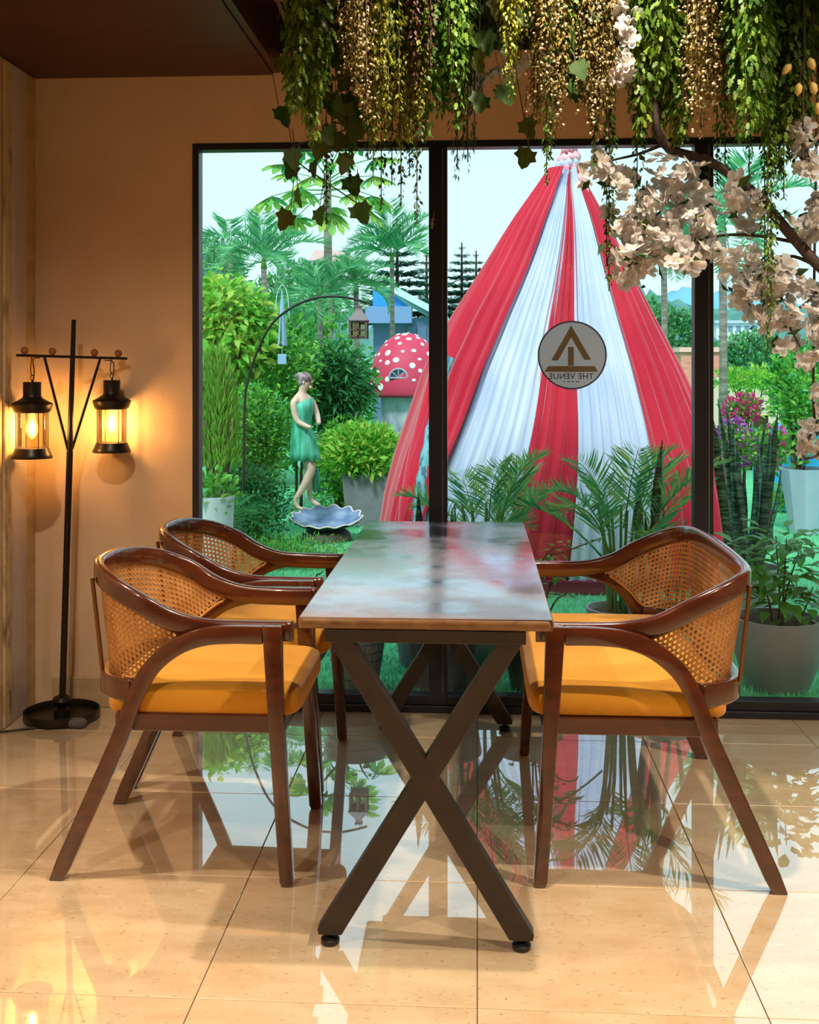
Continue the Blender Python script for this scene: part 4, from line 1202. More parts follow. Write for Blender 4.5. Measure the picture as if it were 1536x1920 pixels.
pot(t, 0.130, 0.088, 0.285, M['pot_grey'])
bm_ = M['pot_grey']
for r_ in range(7):
    z0 = 0.012 + r_ * 0.037; ra = 0.088 + (0.130 - 0.088) * (z0 / 0.285); rb = 0.088 + (0.130 - 0.088) * ((z0 + 0.032) / 0.285)
    for k in range(11):
        a0 = 2 * PI * (k + 0.5 * (r_ % 2)) / 11; a1 = a0 + 2 * PI / 11 * 0.93
        V = []
        for a in np.linspace(a0, a1, 4):
            for (rr, zz) in ((ra, z0), (rb, z0 + 0.032)):
                for e in (-0.002, 0.005): V.append(((rr + e) * math.cos(a), (rr + e) * math.sin(a), zz))
        Fc = []
        for i in range(3):
            o = 4 * i; Fc += [(o + 1, o + 5, o + 7, o + 3), (o, o + 1, o + 5, o + 4), (o + 2, o + 6, o + 7, o + 3)]
        Fc += [(0, 2, 3, 1), (12, 13, 15, 14)]
        MB().add(V, Fc).build('brick', bm_, t)
leafy_stems(t, [[(0, 0, 0.25), (0.02, 0, 0.34), (0.05, 0.02, 0.40)], [(0, 0, 0.25), (-0.05, 0, 0.36), (-0.08, 0.02, 0.42)], [(0, 0.02, 0.25), rp(596, 1090, 4.70, t), rp(606, 1072, 4.70, t)]], 0.05, G['glossy'], 6, 0.03)
y = 4.72
t = thing('charcoal_pot', base_of(830, 1330, y), 'charcoal planter standing behind the central mullion under the table', 'pot')
pot(t, 0.165, 0.125, 0.275, M['pot_dark'])
leafy_stems(t, [[(0.03 * k, 0.02 * k, 0.24), (0.05 * k, 0, 0.30), (0.07 * k, 0.02, 0.34)] for k in (-1, 0, 1)], 0.04, G['glossy'], 4, 0.03)
t = thing('grey_tapered_pot', base_of(985, 1330, 4.75), 'plain grey tapered pot behind the settee legs', 'pot')
pot(t, 0.115, 0.062, 0.285, M['pot_grey'])
leafy_stems(t, [[(0.02 * k, 0, 0.25), (0.03 * k, 0, 0.29), (0.05 * k, 0.01, 0.33)] for k in (-1, 1)], 0.04, G['glossy'], 4, 0.03)
# grey concrete planter box with yellow-green shrub
y = 9.6
t = thing('concrete_planter', base_of(692, 960, y), 'square grey concrete planter between the statue and the tent', 'planter')
s96 = px(9.6)
mb = MB(); a, b, h = 46 / s96, 38 / s96, at(690, 886, y).z
o8 = [(-a, -a), (a, -a), (a, a), (-a, a)]; i8 = [(-a + 0.04, -a + 0.04), (a - 0.04, -a + 0.04), (a - 0.04, a - 0.04), (-a + 0.04, a - 0.04)]; b8 = [(-b, -b), (b, -b), (b, b), (-b, b)]
V = [(x, y_, 0) for x, y_ in b8] + [(x, y_, h) for x, y_ in o8] + [(x, y_, h) for x, y_ in i8] + [(x, y_, h - 0.06) for x, y_ in i8]
Fc = [(3, 2, 1, 0), (12, 13, 14, 15)]
for k in range(4):
    j = (k + 1) % 4; Fc += [(k, j, 4 + j, 4 + k), (4 + k, 4 + j, 8 + j, 8 + k), (8 + k, 8 + j, 12 + j, 12 + k)]
mb.add(V, Fc).build('box', M['concrete'], t, bevel=0.004)
MB().box(-a + 0.041, a - 0.041, -a + 0.041, a - 0.041, h - 0.059, h - 0.03).build('soil', M['soil'], t)
t2 = bush('planter_shrub', 'yellow-green shrub spilling over the square concrete planter', 'shrub', 678, 795, 902, 165, 9.55, 2600, 15, G['lime'], trunk=True, up=0.3)
# pale planter at right
y = 9.3
t = thing('pale_planter', base_of(1512, 975, y), 'large pale blue-grey tapered planter on the lawn at right', 'planter')
pot(t, 48 / px(9.3), 30 / px(9.3), at(1512, 878, y).z, M['pot_pale'], n=10, flat=True)
bush('planter_bush', 'small bush growing in the large pale planter at right', 'shrub', 1500, 680, 876, 100, 9.3, 900, 15, G['bush'], hollow=0.3)
# white ribbed pot at far left
y = 6.6
t = thing('ribbed_white_pot', base_of(402, 1000, y), 'white ribbed pot at the left edge of the window', 'pot')
pot(t, 38 / px(y), 30 / px(y), at(402, 930, y).z, mat('white_pot', srgb(206, 212, 220), 0.7), n=40)
foliage((0, 0, at(402, 935, y).z + 0.03), (0.13, 0.12, 0.14), 260, 0.06, G['bush'], t, LEAF2)

# ------------------------------------------------------------------ garden statue on a shell
s88 = px(8.7)
shell = thing('clam_shell', base_of(612, 1005, 8.7), 'large blue-grey clam shell basin under the statue', 'shell')
M['shell_in'] = mat('shell_blue', srgb(96, 126, 168), 0.5, var=srgb(150, 176, 206), vscale=(9, 9, 9))
M['shell_out'] = mat('shell_dark', srgb(54, 58, 66), 0.7)
def shell_surf(up_, m, name, dz):
    V, nr, na = [], 10, 72
    for i in range(nr + 1):
        q_ = i / nr
        for k in range(na):
            a = 2 * PI * k / na
            rib = 1 + 0.045 * q_ * math.cos(13 * a)
            x_, y_ = 0.275 * q_ * rib * math.cos(a), 0.215 * q_ * rib * math.sin(a); V.append((x_, y_, dz + 0.115 + 0.26 * y_ + 0.060 * q_ ** 2.2 + 0.010 * q_ ** 3 * math.cos(13 * a)))
    Fc = [(i * na + k, i * na + (k + 1) % na, (i + 1) * na + (k + 1) % na, (i + 1) * na + k) for i in range(nr) for k in range(na)]
    return link(name, raw_mesh(name, np.array(V), np.array(Fc), smooth=True), m, shell)
shell_surf(True, M['shell_in'], 'inner_shell', 0.006)
shell_surf(False, M['shell_out'], 'outer_shell', -0.012)
rim = [(0.275 * (1 + 0.045 * math.cos(13 * a)) * math.cos(a), 0.215 * (1 + 0.045 * math.cos(13 * a)) * math.sin(a), 0.177 + 0.26 * 0.215 * (1 + 0.045 * math.cos(13 * a)) * math.sin(a) + 0.010 * math.cos(13 * a)) for a in np.linspace(0, 2 * PI, 145)]
MB().tube(rim, 0.007, 6, caps=False).build('rim', mat('shell_rim', srgb(226, 216, 214), 0.5), shell, smooth='all')
MB().lathe([(0, 0), (0.20, 0), (0.19, 0.05), (0.14, 0.09), (0, 0.10)], 20).build('foot', M['shell_out'], shell, smooth=True)

def skin_mesh(name, verts, edges, radii, m, parent, sub=2):
    me = bpy.data.meshes.new(name); me.from_pydata(verts, edges, [])
    o = link(name, me, m, parent)
    sk = o.modifiers.new('skin', 'SKIN'); sk.use_smooth_shade = True
    lay = me.skin_vertices[0].data
    for i, r in enumerate(radii):
        lay[i].radius = r if isinstance(r, tuple) else (r, r); lay[i].use_root = (i == 0)
    ss_ = o.modifiers.new('sub', 'SUBSURF'); ss_.levels = sub; ss_.render_levels = sub
    return o
M['statue_skin'] = mat('painted_statue_skin', srgb(226, 204, 186), 0.6, var=srgb(214, 186, 164), vscale=(9, 9, 9))
M['statue_hair'] = mat('painted_statue_hair', srgb(112, 92, 98), 0.6, var=srgb(170, 158, 168), vscale=(26, 26, 40))
M['statue_dress'] = mat('painted_statue_dress', srgb(40, 150, 112), 0.6, var=srgb(96, 206, 180), vscale=(30, 30, 5))
SY = 8.55
sb = base_of(572, 955, SY)
statue = thing('girl_statue', (sb.x, sb.y, at(572, 953, SY).z), 'painted statue of a girl in a green dress standing on the shell', 'statue')
# body: pelvis, spine, neck, head; arms; legs  (x right in view, y away; the figure faces right)
k_ = 1.0 / px(SY)                       # metres per photograph pixel at the statue
def sp_(u, v, dy=0.0): return ((u - 572) * k_, dy, (953 - v) * k_)
bv = [sp_(567, 830), sp_(566, 795), sp_(567, 765), sp_(567, 747), sp_(566, 735), sp_(571, 722), sp_(574, 706),      # 0-6
      sp_(552, 752, -0.075), sp_(556, 775, -0.085), sp_(562, 789, -0.09), sp_(580, 797, -0.11), sp_(589, 799, -0.115),  # 7-11 near arm
      sp_(584, 753, 0.07), sp_(592, 775, 0.08), sp_(598, 796, 0.03),                                          # 12-14 far arm
      sp_(572, 848, -0.045), sp_(587, 876, -0.05), sp_(575, 905, -0.05), sp_(556, 935, -0.05), sp_(557, 949, -0.06), sp_(572, 953, -0.07),  # 15-20 near leg
      sp_(570, 848, 0.04), sp_(578, 880, 0.045), sp_(578, 912, 0.045), sp_(580, 935, 0.045), sp_(588, 944, 0.04), sp_(600, 948, 0.035)]       # 21-26 far leg
be = [(0, 1), (1, 2), (2, 3), (3, 4), (4, 5), (5, 6), (3, 7), (7, 8), (8, 9), (9, 10), (10, 11), (3, 12), (12, 13), (13, 14),
      (0, 15), (15, 16), (16, 17), (17, 18), (18, 19), (19, 20), (0, 21), (21, 22), (22, 23), (23, 24), (24, 25), (25, 26)]
br = [(.075, .075), (.056, .060), (.066, .070), (.055, .065), (.026, .026), (.046, .044), (.046, .048), (.028, .028), (.025, .025), (.023, .023), (.018, .018), (.014, .012),
      (.028, .028), (.024, .024), (.018, .018), (.052, .052), (.040, .040), (.034, .034), (.020, .020), (.022, .022), (.015, .010), (.050, .050), (.034, .034), (.028, .028), (.019, .019), (.020, .018), (.013, .010)]
body = skin_mesh('body', bv, be, br, M['statue_skin'], statue)
# face relief: nose, brow, lips, eye, ear
fc = MB(); hp = Vector(sp_(574, 712))
fc.superell((hp.x + 0.043, 0.0, hp.z - 0.010), (0.010, 0.006, 0.013), 1, 1, 8, 10)
fc.superell((hp.x + 0.034, 0.0, hp.z - 0.050), (0.016, 0.018, 0.014), 1, 1, 8, 10)
fc.superell((hp.x - 0.012, -0.047, hp.z - 0.012), (0.009, 0.006, 0.015), 1, 1, 8, 10)
fc.build('face_relief', M['statue_skin'], statue, smooth='all')
ey = MB()
for s in (-1, 1): ey.superell((hp.x + 0.038, s * 0.024, hp.z + 0.001), (0.006, 0.008, 0.004), 1, 1, 8, 10)
ey.build('eye', mat('statue_eye', srgb(70, 60, 60), 0.5), statue, smooth='all')
MB().superell((hp.x + 0.043, 0.0, hp.z - 0.033), (0.007, 0.013, 0.004), 1, 1, 8, 10).build('lips', mat('statue_lips', srgb(186, 110, 100), 0.5), statue, smooth='all')
hr = MB()
hr.superell((hp.x - 0.012, 0, hp.z + 0.020), (0.055, 0.056, 0.046), 1, 1, 16, 24)
hr.superell((hp.x - 0.032, 0, hp.z - 0.008), (0.032, 0.046, 0.046), 1, 1, 12, 20)
hr.superell((hp.x - 0.058, 0, hp.z + 0.036), (0.030, 0.032, 0.028), 1, 1, 12, 20)
hr.v = [(x + 0.0022 * math.sin(140 * z), y, z + 0.0025 * math.sin(120 * x + 90 * y)) for x, y, z in hr.v]
hr.build('hair', M['statue_hair'], statue, smooth='all')
MB().tube([(hp.x + 0.028, a, hp.z + 0.038 - abs(a) * 0.25) for a in np.linspace(-0.05, 0.05, 12)], 0.008, 8).build('hair_band', mat('statue_band', srgb(170, 90, 104), 0.6), statue, smooth='all')
# dress: folds, one strap, hem at mid thigh
V, na, rows_ = [], 48, [(752, .066, .086), (765, .074, .088), (782, .066, .076), (797, .062, .072), (812, .076, .084), (830, .090, .096), (848, .100, .104), (862, .108, .110)]
for j, (v_, rx_, ry_) in enumerate(rows_):
    c = sp_(np.interp(v_, [752, 800, 862], [568, 566, 574]), v_)
    for k in range(na):
        a = 2 * PI * k / na; fold = 1 + (0.02 + 0.010 * j) * math.sin(9 * a + 0.5 * j)
        V.append((c[0] + rx_ * fold * math.cos(a), ry_ * fold * math.sin(a), c[2] + (0.03 * math.cos(a) if j == 0 else 0) + (0.012 * math.sin(9 * a) if j == 7 else 0)))
Fc = [(j * na + k, j * na + (k + 1) % na, (j + 1) * na + (k + 1) % na, (j + 1) * na + k) for j in range(7) for k in range(na)]
dr = link('dress', raw_mesh('dress', np.array(V), np.array(Fc), smooth=True), M['statue_dress'], statue)
sol = dr.modifiers.new('thick', 'SOLIDIFY'); sol.thickness = 0.008
MB().tube([sp_(556, 760, -0.075), sp_(556, 747, -0.06), sp_(561, 741, -0.02), sp_(560, 745, 0.03)], 0.009, 6).build('strap', M['statue_dress'], statue, smooth='all')
MB().tube([sp_(588, 880, 0.06), sp_(591, 900, 0.07), sp_(588, 925, 0.06)], [0.03, 0.034, 0.012], 8).build('trailing_drape', M['statue_dress'], statue, smooth='all')

# ------------------------------------------------------------------ hanging lantern hook and wind chime
hk = thing('hook_pole', base_of(455, 760, 7.6), 'thin black curved pole arching over the left shrubs', 'pole')
pth = [at(u, v, 7.6) for u, v in ((455, 1040), (457, 900), (459, 760), (466, 710), (482, 660), (508, 610), (545, 578), (590, 559), (635, 556), (668, 562), (688, 568))]
pth[0].z = 0
P = [(p.x - hk.location.x, 0, p.z) for p in pth]
MB().tube(catmull(P, 60), 0.0085, 8).build('rod', M['black_rubber'], hk, smooth='all')
yl = 7.6
lh = at(673, 566, yl); sl = px(yl)
lt = thing('garden_lantern', (lh.x, yl, at(673, 635, yl).z), 'small brown house-shaped lantern hanging from the curved pole', 'lantern')
M['lan_wood'] = mat('lantern_brown', srgb(104, 84, 76), 0.7); M['lan_roof'] = mat('lantern_roof', srgb(128, 116, 120), 0.6)
w = 15 / sl; hh = 33 / sl
MB().box(-w, w, -w, w, 0, 0.012).build('floor_plate', M['lan_wood'], lt, bevel=0.002)
for sx in (-1, 1):
    for sy in (-1, 1): MB().box(sx * w - 0.007, sx * w + 0.007, sy * w - 0.007, sy * w + 0.007, 0, hh).build('post', M['lan_wood'], lt)
for sx, sy in ((0, -1), (0, 1), (-1, 0), (1, 0)):
    mb = MB(); wx, wy = (0.006, 0.004) if sx == 0 else (0.004, 0.006)
    mb.box(sx * w - wx, sx * w + wx, sy * w - wy, sy * w + wy, 0.01, hh)
    ax_ = w if sx == 0 else 0.004; ay_ = w if sy == 0 else 0.004
    for z in (hh * 0.5, hh - 0.006, 0.016): mb.box(sx * w - ax_, sx * w + ax_, sy * w - ay_, sy * w + ay_, z - 0.005, z + 0.005)
    mb.build('glazing_bar', M['lan_wood'], lt)
    gx_, gy_ = (w - 0.007, 0.001) if sx == 0 else (0.001, w - 0.007)
    MB().box(sx * w * 0.97 - gx_, sx * w * 0.97 + gx_, sy * w * 0.97 - gy_, sy * w * 0.97 + gy_, 0.012, hh).build('pane', M['lamp_glass'], lt)
MB().lathe([(w * 1.75, hh), (w * 1.75, hh + 0.006), (w * 1.0, hh + 0.045), (w * 0.55, hh + 0.075), (w * 0.5, hh + 0.095), (w * 0.65, hh + 0.098), (w * 0.65, hh + 0.106), (0, hh + 0.106)], 4).build('roof', M['lan_roof'], lt)
lt.children[-1].rotation_euler = (0, 0, PI / 4)
MB().tube(catmull([(0, 0, hh + 0.10), (0.01, 0, hh + 0.125), (0.004, 0, lh.z - lt.location.z)], 10), 0.0025, 6).build('ring', M['lan_wood'], lt)
YC = 9.25
wc_ = at(529, 540, YC); s8 = px(YC)
wchm = thing('wind_chime', (wc_.x, YC, at(529, 690, YC).z), 'pale blue hanging wind chime with tubes and square sail, left garden', 'wind chime')
M['chime'] = mat('pale_blue_chime', srgb(150, 190, 226), 0.4, metal=0.2)
zc = lambda v: at(529, v, YC).z - wchm.location.z
MB().tube(catmull([(-0.055, 0, zc(585)), (-0.045, 0, zc(555)), (-0.02, 0, zc(540)), (0, 0, zc(534)), (0.03, 0, zc(541)), (0.05, 0, zc(560)), (0.062, 0, zc(600))], 24), 0.004, 6).build('hoop', mat('pale_wire', srgb(200, 220, 216), 0.5), wchm, smooth='all')
MB().tube(catmull([(0.062, 0, zc(600)), (0.075, 0.25, zc(612)), (0.08, 0.62, zc(640)), (0.08, 0.70, -wchm.location.z + 0.001)], 24), 0.004, 6).build('stake', mat('pale_stake', srgb(150, 170, 160), 0.5), wchm, smooth='all')
MB().lathe([(0.004, zc(545)), (0.018, zc(575)), (0.022, zc(590)), (0, zc(590))], 16).build('cone', M['chime'], wchm, smooth=True)
for k in range(5):
    a = 2 * PI * k / 5 + 0.3
    MB().tube([(0.016 * math.cos(a), 0.016 * math.sin(a), zc(588)), (0.034 * math.cos(a), 0.034 * math.sin(a), zc(648 - 3 * (k % 2)))], [0.006, 0.0075], 8).build('tube', M['chime'], wchm, smooth=True)
MB().tube([(0, 0, zc(590)), (0, 0, zc(664))], 0.002, 5).build('string', M['white_cloth'], wchm)
MB().box(-0.036, 0.036, -0.004, 0.004, zc(683), zc(664)).build('sail', M['chime'], wchm, bevel=0.002)

# ------------------------------------------------------------------ shrubs and trees, left garden
bush('broadleaf_shrub', 'big bright green shrub with drooping leaves in the upper left of the window', 'shrub', 425, 512, 720, 190, 9.6, 2400, 22, G['lime'], LEAF6, droop=0.9, hollow=0.25)
bush('hedge_shrub', 'mixed green shrub behind the curved black pole', 'shrub', 505, 590, 830, 210, 9.9, 4200, 13, G['bush'], hollow=0.4)
bush('hedge_shrub', 'dense leafy shrub wrapping around the statue from its left', 'shrub', 486, 715, 925, 122, 8.7, 4600, 11, G['bush'], hollow=0.35, clump=20)
bush('dark_shrub', 'dark low undergrowth at the foot of the statue', 'shrub', 470, 860, 1040, 160, 8.3, 4600, 9, G['deep'], hollow=0.3, trunk=False)
bush('ground_cover', 'low grassy groundcover in front of the shell, behind the chair', 'shrub', 545, 1000, 1090, 280, 7.5, 4600, 9, G['bush'], LEAFN, hollow=0.2, trunk=False, depth=0.4)
bush('croton_shrub', 'yellow-flecked shrub behind the wind chime', 'shrub', 560, 640, 800, 150, 10.6, 2600, 14, G['lime'], hollow=0.4)
bush('mango_shrub', 'dark drooping long-leaved shrub beside the mushroom house', 'shrub', 636, 635, 820, 128, 10.3, 2400, 22, G['deep'], LEAFN, droop=0.8, hollow=0.3)
bush('mid_shrub', 'green shrub low between statue and square planter', 'shrub', 640, 790, 960, 130, 10.0, 2400, 12, G['bush'], hollow=0.35)
bush('back_hedge', 'dense green hedge filling the back of the left garden', 'hedge', 430, 565, 900, 640, 12.8, 9500, 17, G['bush'], hollow=0.5, depth=0.3, trunk=False)
# conical thuja of upright plumes
y = 7.9
t = thing('thuja_shrub', base_of(410, 800, y), 'feathery upright conifer at the left edge of the window', 'shrub')
sT = px(y); n = 9000
hz = RNG.random(n) ** 0.8; z0t, z1t = at(410, 880, y).z, at(410, 655, y).z
ang = RNG.random(n) * 2 * PI; pl = np.floor(RNG.random(n) * 26); pa = pl * 2.39996; prr = (0.25 + 0.75 * ((pl * 7) % 11) / 11)
wid = 46 / sT * np.sqrt(np.clip(1 - hz ** 2.2, 0, 1)) * 0.95 + 0.01
cxp = np.cos(pa) * prr * wid; cyp = np.sin(pa) * prr * wid * 0.8
pos = np.stack([cxp + np.cos(ang) * 0.03, cyp + np.sin(ang) * 0.03, z0t + (z1t - z0t) * hz * (0.80 + 0.20 * ((pl * 5) % 7) / 7)], 1)
Xd = np.stack([np.cos(ang) * 0.35 + 0.3 * cxp, np.sin(ang) * 0.35 + 0.3 * cyp, np.ones(n)], 1)
V, Fc = scatter(LEAFN[0], LEAFN[1], pos, Xd, unit(rnd(n, 3)), np.stack([np.full(n, 0.075), np.full(n, 0.05), np.full(n, 0.05)], 1))
link('foliage', raw_mesh('foliage', V, Fc), G['thuja'], t)['kind'] = 'stuff'
MB().tube([(0, 0, 0), (0, 0, z0t + 0.4)], [0.05, 0.02], 8).build('trunk', mat('brown_bark', srgb(92, 78, 62), 0.9, bump=0.5), t, smooth='all')
dead = MB()
for k in range(26):
    a = k * 2.4; r_ = 0.04 + 0.10 * ((k * 5) % 9) / 9
    dead.tube([(r_ * 0.3 * math.cos(a), r_ * 0.3 * math.sin(a), z0t - 0.25), (r_ * math.cos(a), r_ * math.sin(a), z0t + 0.35)], 0.010, 5)
dead.build('bare_twigs', mat('bare_twig', srgb(92, 82, 66), 0.9), t)
# sago-like rosette low at the left
fs = [frond_mesh(0.42, 30, 0.13, 0.35, 0.03, name='frond'), frond_mesh(0.36, 28, 0.12, 0.15, 0.03, name='frond')]
t = thing('cycad', base_of(425, 940, 7.2), 'dark low cycad with stiff feathery fronds at lower left', 'plant')
MB().lathe([(0, 0), (0.06, 0), (0.07, 0.12), (0.05, 0.34), (0, 0.36)], 12).build('trunk', G['stem'], t, smooth=True)
random.seed(4); crown(t, fs, 15, 0.35, 0.5, -0.35, G['deep'], rad=0.03, scl=(0.8, 1.1))
# palms
fp = [frond_mesh(1.25, 34, 0.46, 0.25, 0.035), frond_mesh(1.1, 32, 0.42, 0.5, 0.035), frond_mesh(1.35, 36, 0.48, 0.1, 0.035)]
fl_ = [frond_mesh(1.0, 44, 0.34, 0.15, 0.03, side=1.1), frond_mesh(0.9, 42, 0.32, 0.35, 0.03, side=1.1)]
def palm(name, label, u, v, y, fronds, n, sc, r, t0=0.9, t1=-0.5, seed=1, m='palm', tm='trunk'):
    random.seed(seed)
    t = thing(name, base_of(u, v, y), label, 'palm', 'palms in the garden')
    z = at(u, v, y).z
    MB().tube([(0, 0, -0.01), (0.01, 0, z * 0.5), (0, 0, z)], [r * 1.2, r, r * 0.9], 12).build('trunk', G[tm], t, smooth='all')
    MB().tube([(0, 0, z - 0.02), (0, 0, z + 0.12)], [r * 1.1, r * 0.4], 10).build('crown_shaft', G['gstem'], t, smooth='all')
    crown(t, fronds, n, z + 0.05, t0, t1, G[m], rad=0.02, scl=(sc * 0.85, sc * 1.1))
    return t
palm('garden_palm', 'feathery palm left of the papaya tree', 495, 500, 12.6, fp, 15, 0.60, 0.035, seed=2)
palm('garden_palm', 'palm with wide dark fronds at the upper left', 432, 470, 14.2, fp, 9, 0.66, 0.035, 0.5, -0.6, seed=12)
palm('garden_palm', 'feathery palm right of the papaya tree', 735, 488, 16.2, fp, 15, 0.78, 0.035, 1.0, -0.1, seed=6)
palm('fishtail_palm', 'dense shaggy palm above the hanging garden lantern', 668, 545, 12.0, fl_, 22, 0.52, 0.03, 1.1, -0.6, seed=9)
palm('fishtail_palm', 'grey-green palm with drooping fronds behind the curved pole', 600, 560, 11.8, fp, 16, 0.52, 0.03, 0.7, -0.7, seed=15)
# papaya tree
fpap = None
t = thing('papaya_tree', base_of(614, 470, 15.0), 'papaya tree with pale trunk and lobed leaf crown, upper left window', 'tree')
zt = at(614, 325, 15.0).z
MB().tube([(0, 0, -0.01), (0.02, 0, 1.5), (0.0, 0, zt)], [0.07, 0.062, 0.05], 12).build('trunk', G['trunk'], t, smooth='all')
def papaya_leaf():
    V, Fc = [], []
    mb = MB().tube([(0, 0, 0), (0.30, 0, 0.06), (0.55, 0, 0.04)], [0.008, 0.006, 0.004], 5)
    for q_ in mb.f:
        for k in range(1, len(q_) - 1): Fc.append((q_[0], q_[k], q_[k + 1]))
    V = [np.array(mb.v)]; off = len(mb.v)
    ang = np.linspace(-2.2, 2.2, 9); n = len(ang)
    P = np.tile([0.55, 0, 0.04], (n, 1)); X = np.stack([np.cos(ang), np.sin(ang), -0.35 + 0 * ang], 1)
    tv = [(0, 0, 0), (0.35, -0.10, 0), (0.50, -0.22, -0.05), (0.6, -0.09, -0.03), (0.78, -0.16, -0.10), (1, 0, -0.2), (0.78, 0.16, -0.10), (0.6, 0.09, -0.03), (0.5, 0.22, -0.05), (0.35, 0.10, 0)]
    tf = [(0, k, k + 1) for k in range(1, 9)]
    a, b = scatter(tv, tf, P, X, np.tile([0, 0, 1.0], (n, 1)), 0.30 * (1 - 0.25 * np.abs(ang) / 2.2))
    return raw_mesh('leaf', np.vstack([V[0], a]), np.vstack([np.array(Fc), b + off]))
pl_ = papaya_leaf(); pl_.materials.append(leafmat('papaya_green', [srgb(60, 156, 96), srgb(96, 190, 110), srgb(190, 214, 90)], 0.4))
random.seed(3)
for k in range(24):
    o = link('leaf', pl_, None, t); a = k * 2.39996
    o.rotation_euler = (random.uniform(-0.3, 0.3), -(0.9 - 1.5 * k / 24), a); o.location = (0, 0, zt - 0.35 * k / 24 + 0.02); s_ = random.uniform(0.75, 1.1); o.scale = (s_ * 1.3, s_ * 1.3, s_ * 1.3)
# far firs (araucaria): whorls of flat branches
def fir(u, v_top, v_bot, y, label, seed):
    rg = np.random.default_rng(seed)
    t = thing('araucaria_tree', base_of(u, v_bot, y), label, 'tree', 'distant layered conifers')
    zt, zb = at(u, v_top, y).z, at(u, v_bot, y).z
    MB().tube([(0, 0, -0.02), (0, 0, zt)], [0.10, 0.02], 8).build('trunk', G['stem'], t, smooth='all')
    Ps, Xs, S_ = [], [], []
    nl = 11
    for i in range(nl):
        f_ = i / (nl - 1); z = zt - 0.15 - (zt - zb) * f_; R_ = (0.12 + 0.88 * f_ ** 0.8) * (zt - zb) * 0.36
        for b in range(9):
            a = b * 2 * PI / 9 + i * 0.4
            for s_ in np.linspace(0.25, 1, 7):
                for sd in (-1, 0, 1):
                    Ps.append((R_ * s_ * math.cos(a), R_ * s_ * math.sin(a), z + 0.10 * R_ * s_)); Xs.append((math.cos(a + sd * 0.9), math.sin(a + sd * 0.9), 0.12)); S_.append(R_ * 0.34 * (1.1 - 0.4 * s_))
    Ps = np.array(Ps) + rg.normal(size=(len(Ps), 3)) * 0.02; Xs = np.array(Xs) + rg.normal(size=(len(Ps), 3)) * 0.12
    V, Fc = scatter(LEAF2[0], LEAF2[1], Ps, Xs, np.tile([0, -0.5, 1.0], (len(Ps), 1)), np.array(S_) * 1.25)
    link('branches', raw_mesh('branches', V, Fc), G['fir'], t)['kind'] = 'stuff'
fir(866, 455, 600, 30, 'layered conifer just right of the central mullion', 1)
fir(893, 470, 610, 33, 'second layered conifer partly behind the tent edge', 2)
fir(745, 410, 600, 27, 'large layered conifer behind the blue building', 3)
fir(800, 470, 610, 31, 'layered conifer left of the central mullion', 4)

# ------------------------------------------------------------------ right garden
def far_tree(u, v0, v1, w, y, n, leaf, label, m='far', seed=1):
    t = bush('broadleaf_tree', label, 'tree', u, v0, v1, w, y, n, leaf, G[m], LEAF2, 'trees beyond the lawn', False, 0.5, hollow=0.5, clump=26)
    z = at(u, v1 - 5, y).z
    MB().tube([(0, 0, -0.02), (0, 0, max(0.3, z + 0.2))], [0.10, 0.06], 8).build('trunk', G['trunk'], t, smooth='all')
far_tree(1255, 575, 700, 130, 30, 2600, 11, 'round green tree behind the right slope of the tent')
far_tree(1215, 560, 660, 110, 42, 2000, 9, 'hazy green tree behind the tent, under the palm frond')
far_tree(1410, 625, 735, 150, 27, 2800, 11, 'bright green tree between palm trunk and blossoms')
far_tree(1530, 635, 740, 240, 33, 4200, 10, 'green tree at the right edge beyond the lawn')
far_tree(1345, 650, 735, 90, 36, 1500, 9, 'small green tree behind the palm trunk')
far_tree(400, 440, 600, 130, 40, 2600, 10, 'pale green tree far behind at the left edge of the window')
far_tree(560, 500, 640, 190, 26, 2600, 12, 'green tree behind the papaya trunk')
t = palm('royal_palm', 'smooth grey palm trunk beside the right mullion', 1355, 430, 12.5, fp, 12, 0.85, 0.045, 0.8, -0.7, seed=22)
palm('royal_palm', 'palm with drooping fronds behind the tent top at right', 1245, 470, 14.0, fp, 13, 0.62, 0.04, 0.2, -0.9, seed=31)
# bougainvillea
M['magenta'] = leafmat('magenta_bracts', [srgb(214, 30, 130), srgb(236, 70, 160), srgb(206, 70, 110)], 0.35)
M['violet'] = leafmat('violet_bracts', [srgb(150, 60, 190), srgb(178, 90, 206), srgb(196, 60, 150)], 0.35)
def bougain(u, v0, v1, w, y, label, m, nb_, nl=900):
    t = bush('bougainvillea', label, 'shrub', u, v0, v1, w, y, nl, 13, G['bush'], hollow=0.2, group='bougainvilleas across the lawn')
    s = px(y); cz = (at(u, v0, y).z + at(u, v1, y).z) / 2; rz = (at(u, v0, y).z - at(u, v1, y).z) / 2
    foliage((0, -0.02, cz + rz * 0.1), (w / 2 / s, w / 2 / s * 0.8, rz), nb_, 9 / s, M[m], t, LEAF2, hollow=0.8, clump=5, name='bracts')
    return t
bougain(1392, 740, 800, 74, 8.6, 'bougainvillea with magenta blooms beside the palm trunk', 'magenta', 420, 250)
bougain(1375, 790, 890, 90, 8.2, 'bougainvillea with violet blooms behind the snake plant', 'violet', 380, 700)
bougain(1440, 800, 890, 80, 8.4, 'bougainvillea with red and violet blooms left of the blue tarpaulin', 'magenta', 200, 700)
bush('broadleaf_bush', 'green leggy bush above the blue tarpaulin at right', 'shrub', 1492, 655, 800, 110, 10.2, 900, 17, G['bush'], hollow=0.3)
bush('pale_shrub', 'yellow-green shrub row before the beige garden wall', 'shrub', 1405, 690, 735, 140, 15.0, 1100, 10, G['lime'], hollow=0.3)
bush('low_shrub', 'low green shrub beside the pale planter', 'shrub', 1462, 905, 965, 40, 9.6, 350, 9, G['lime'], hollow=0.2, trunk=False)
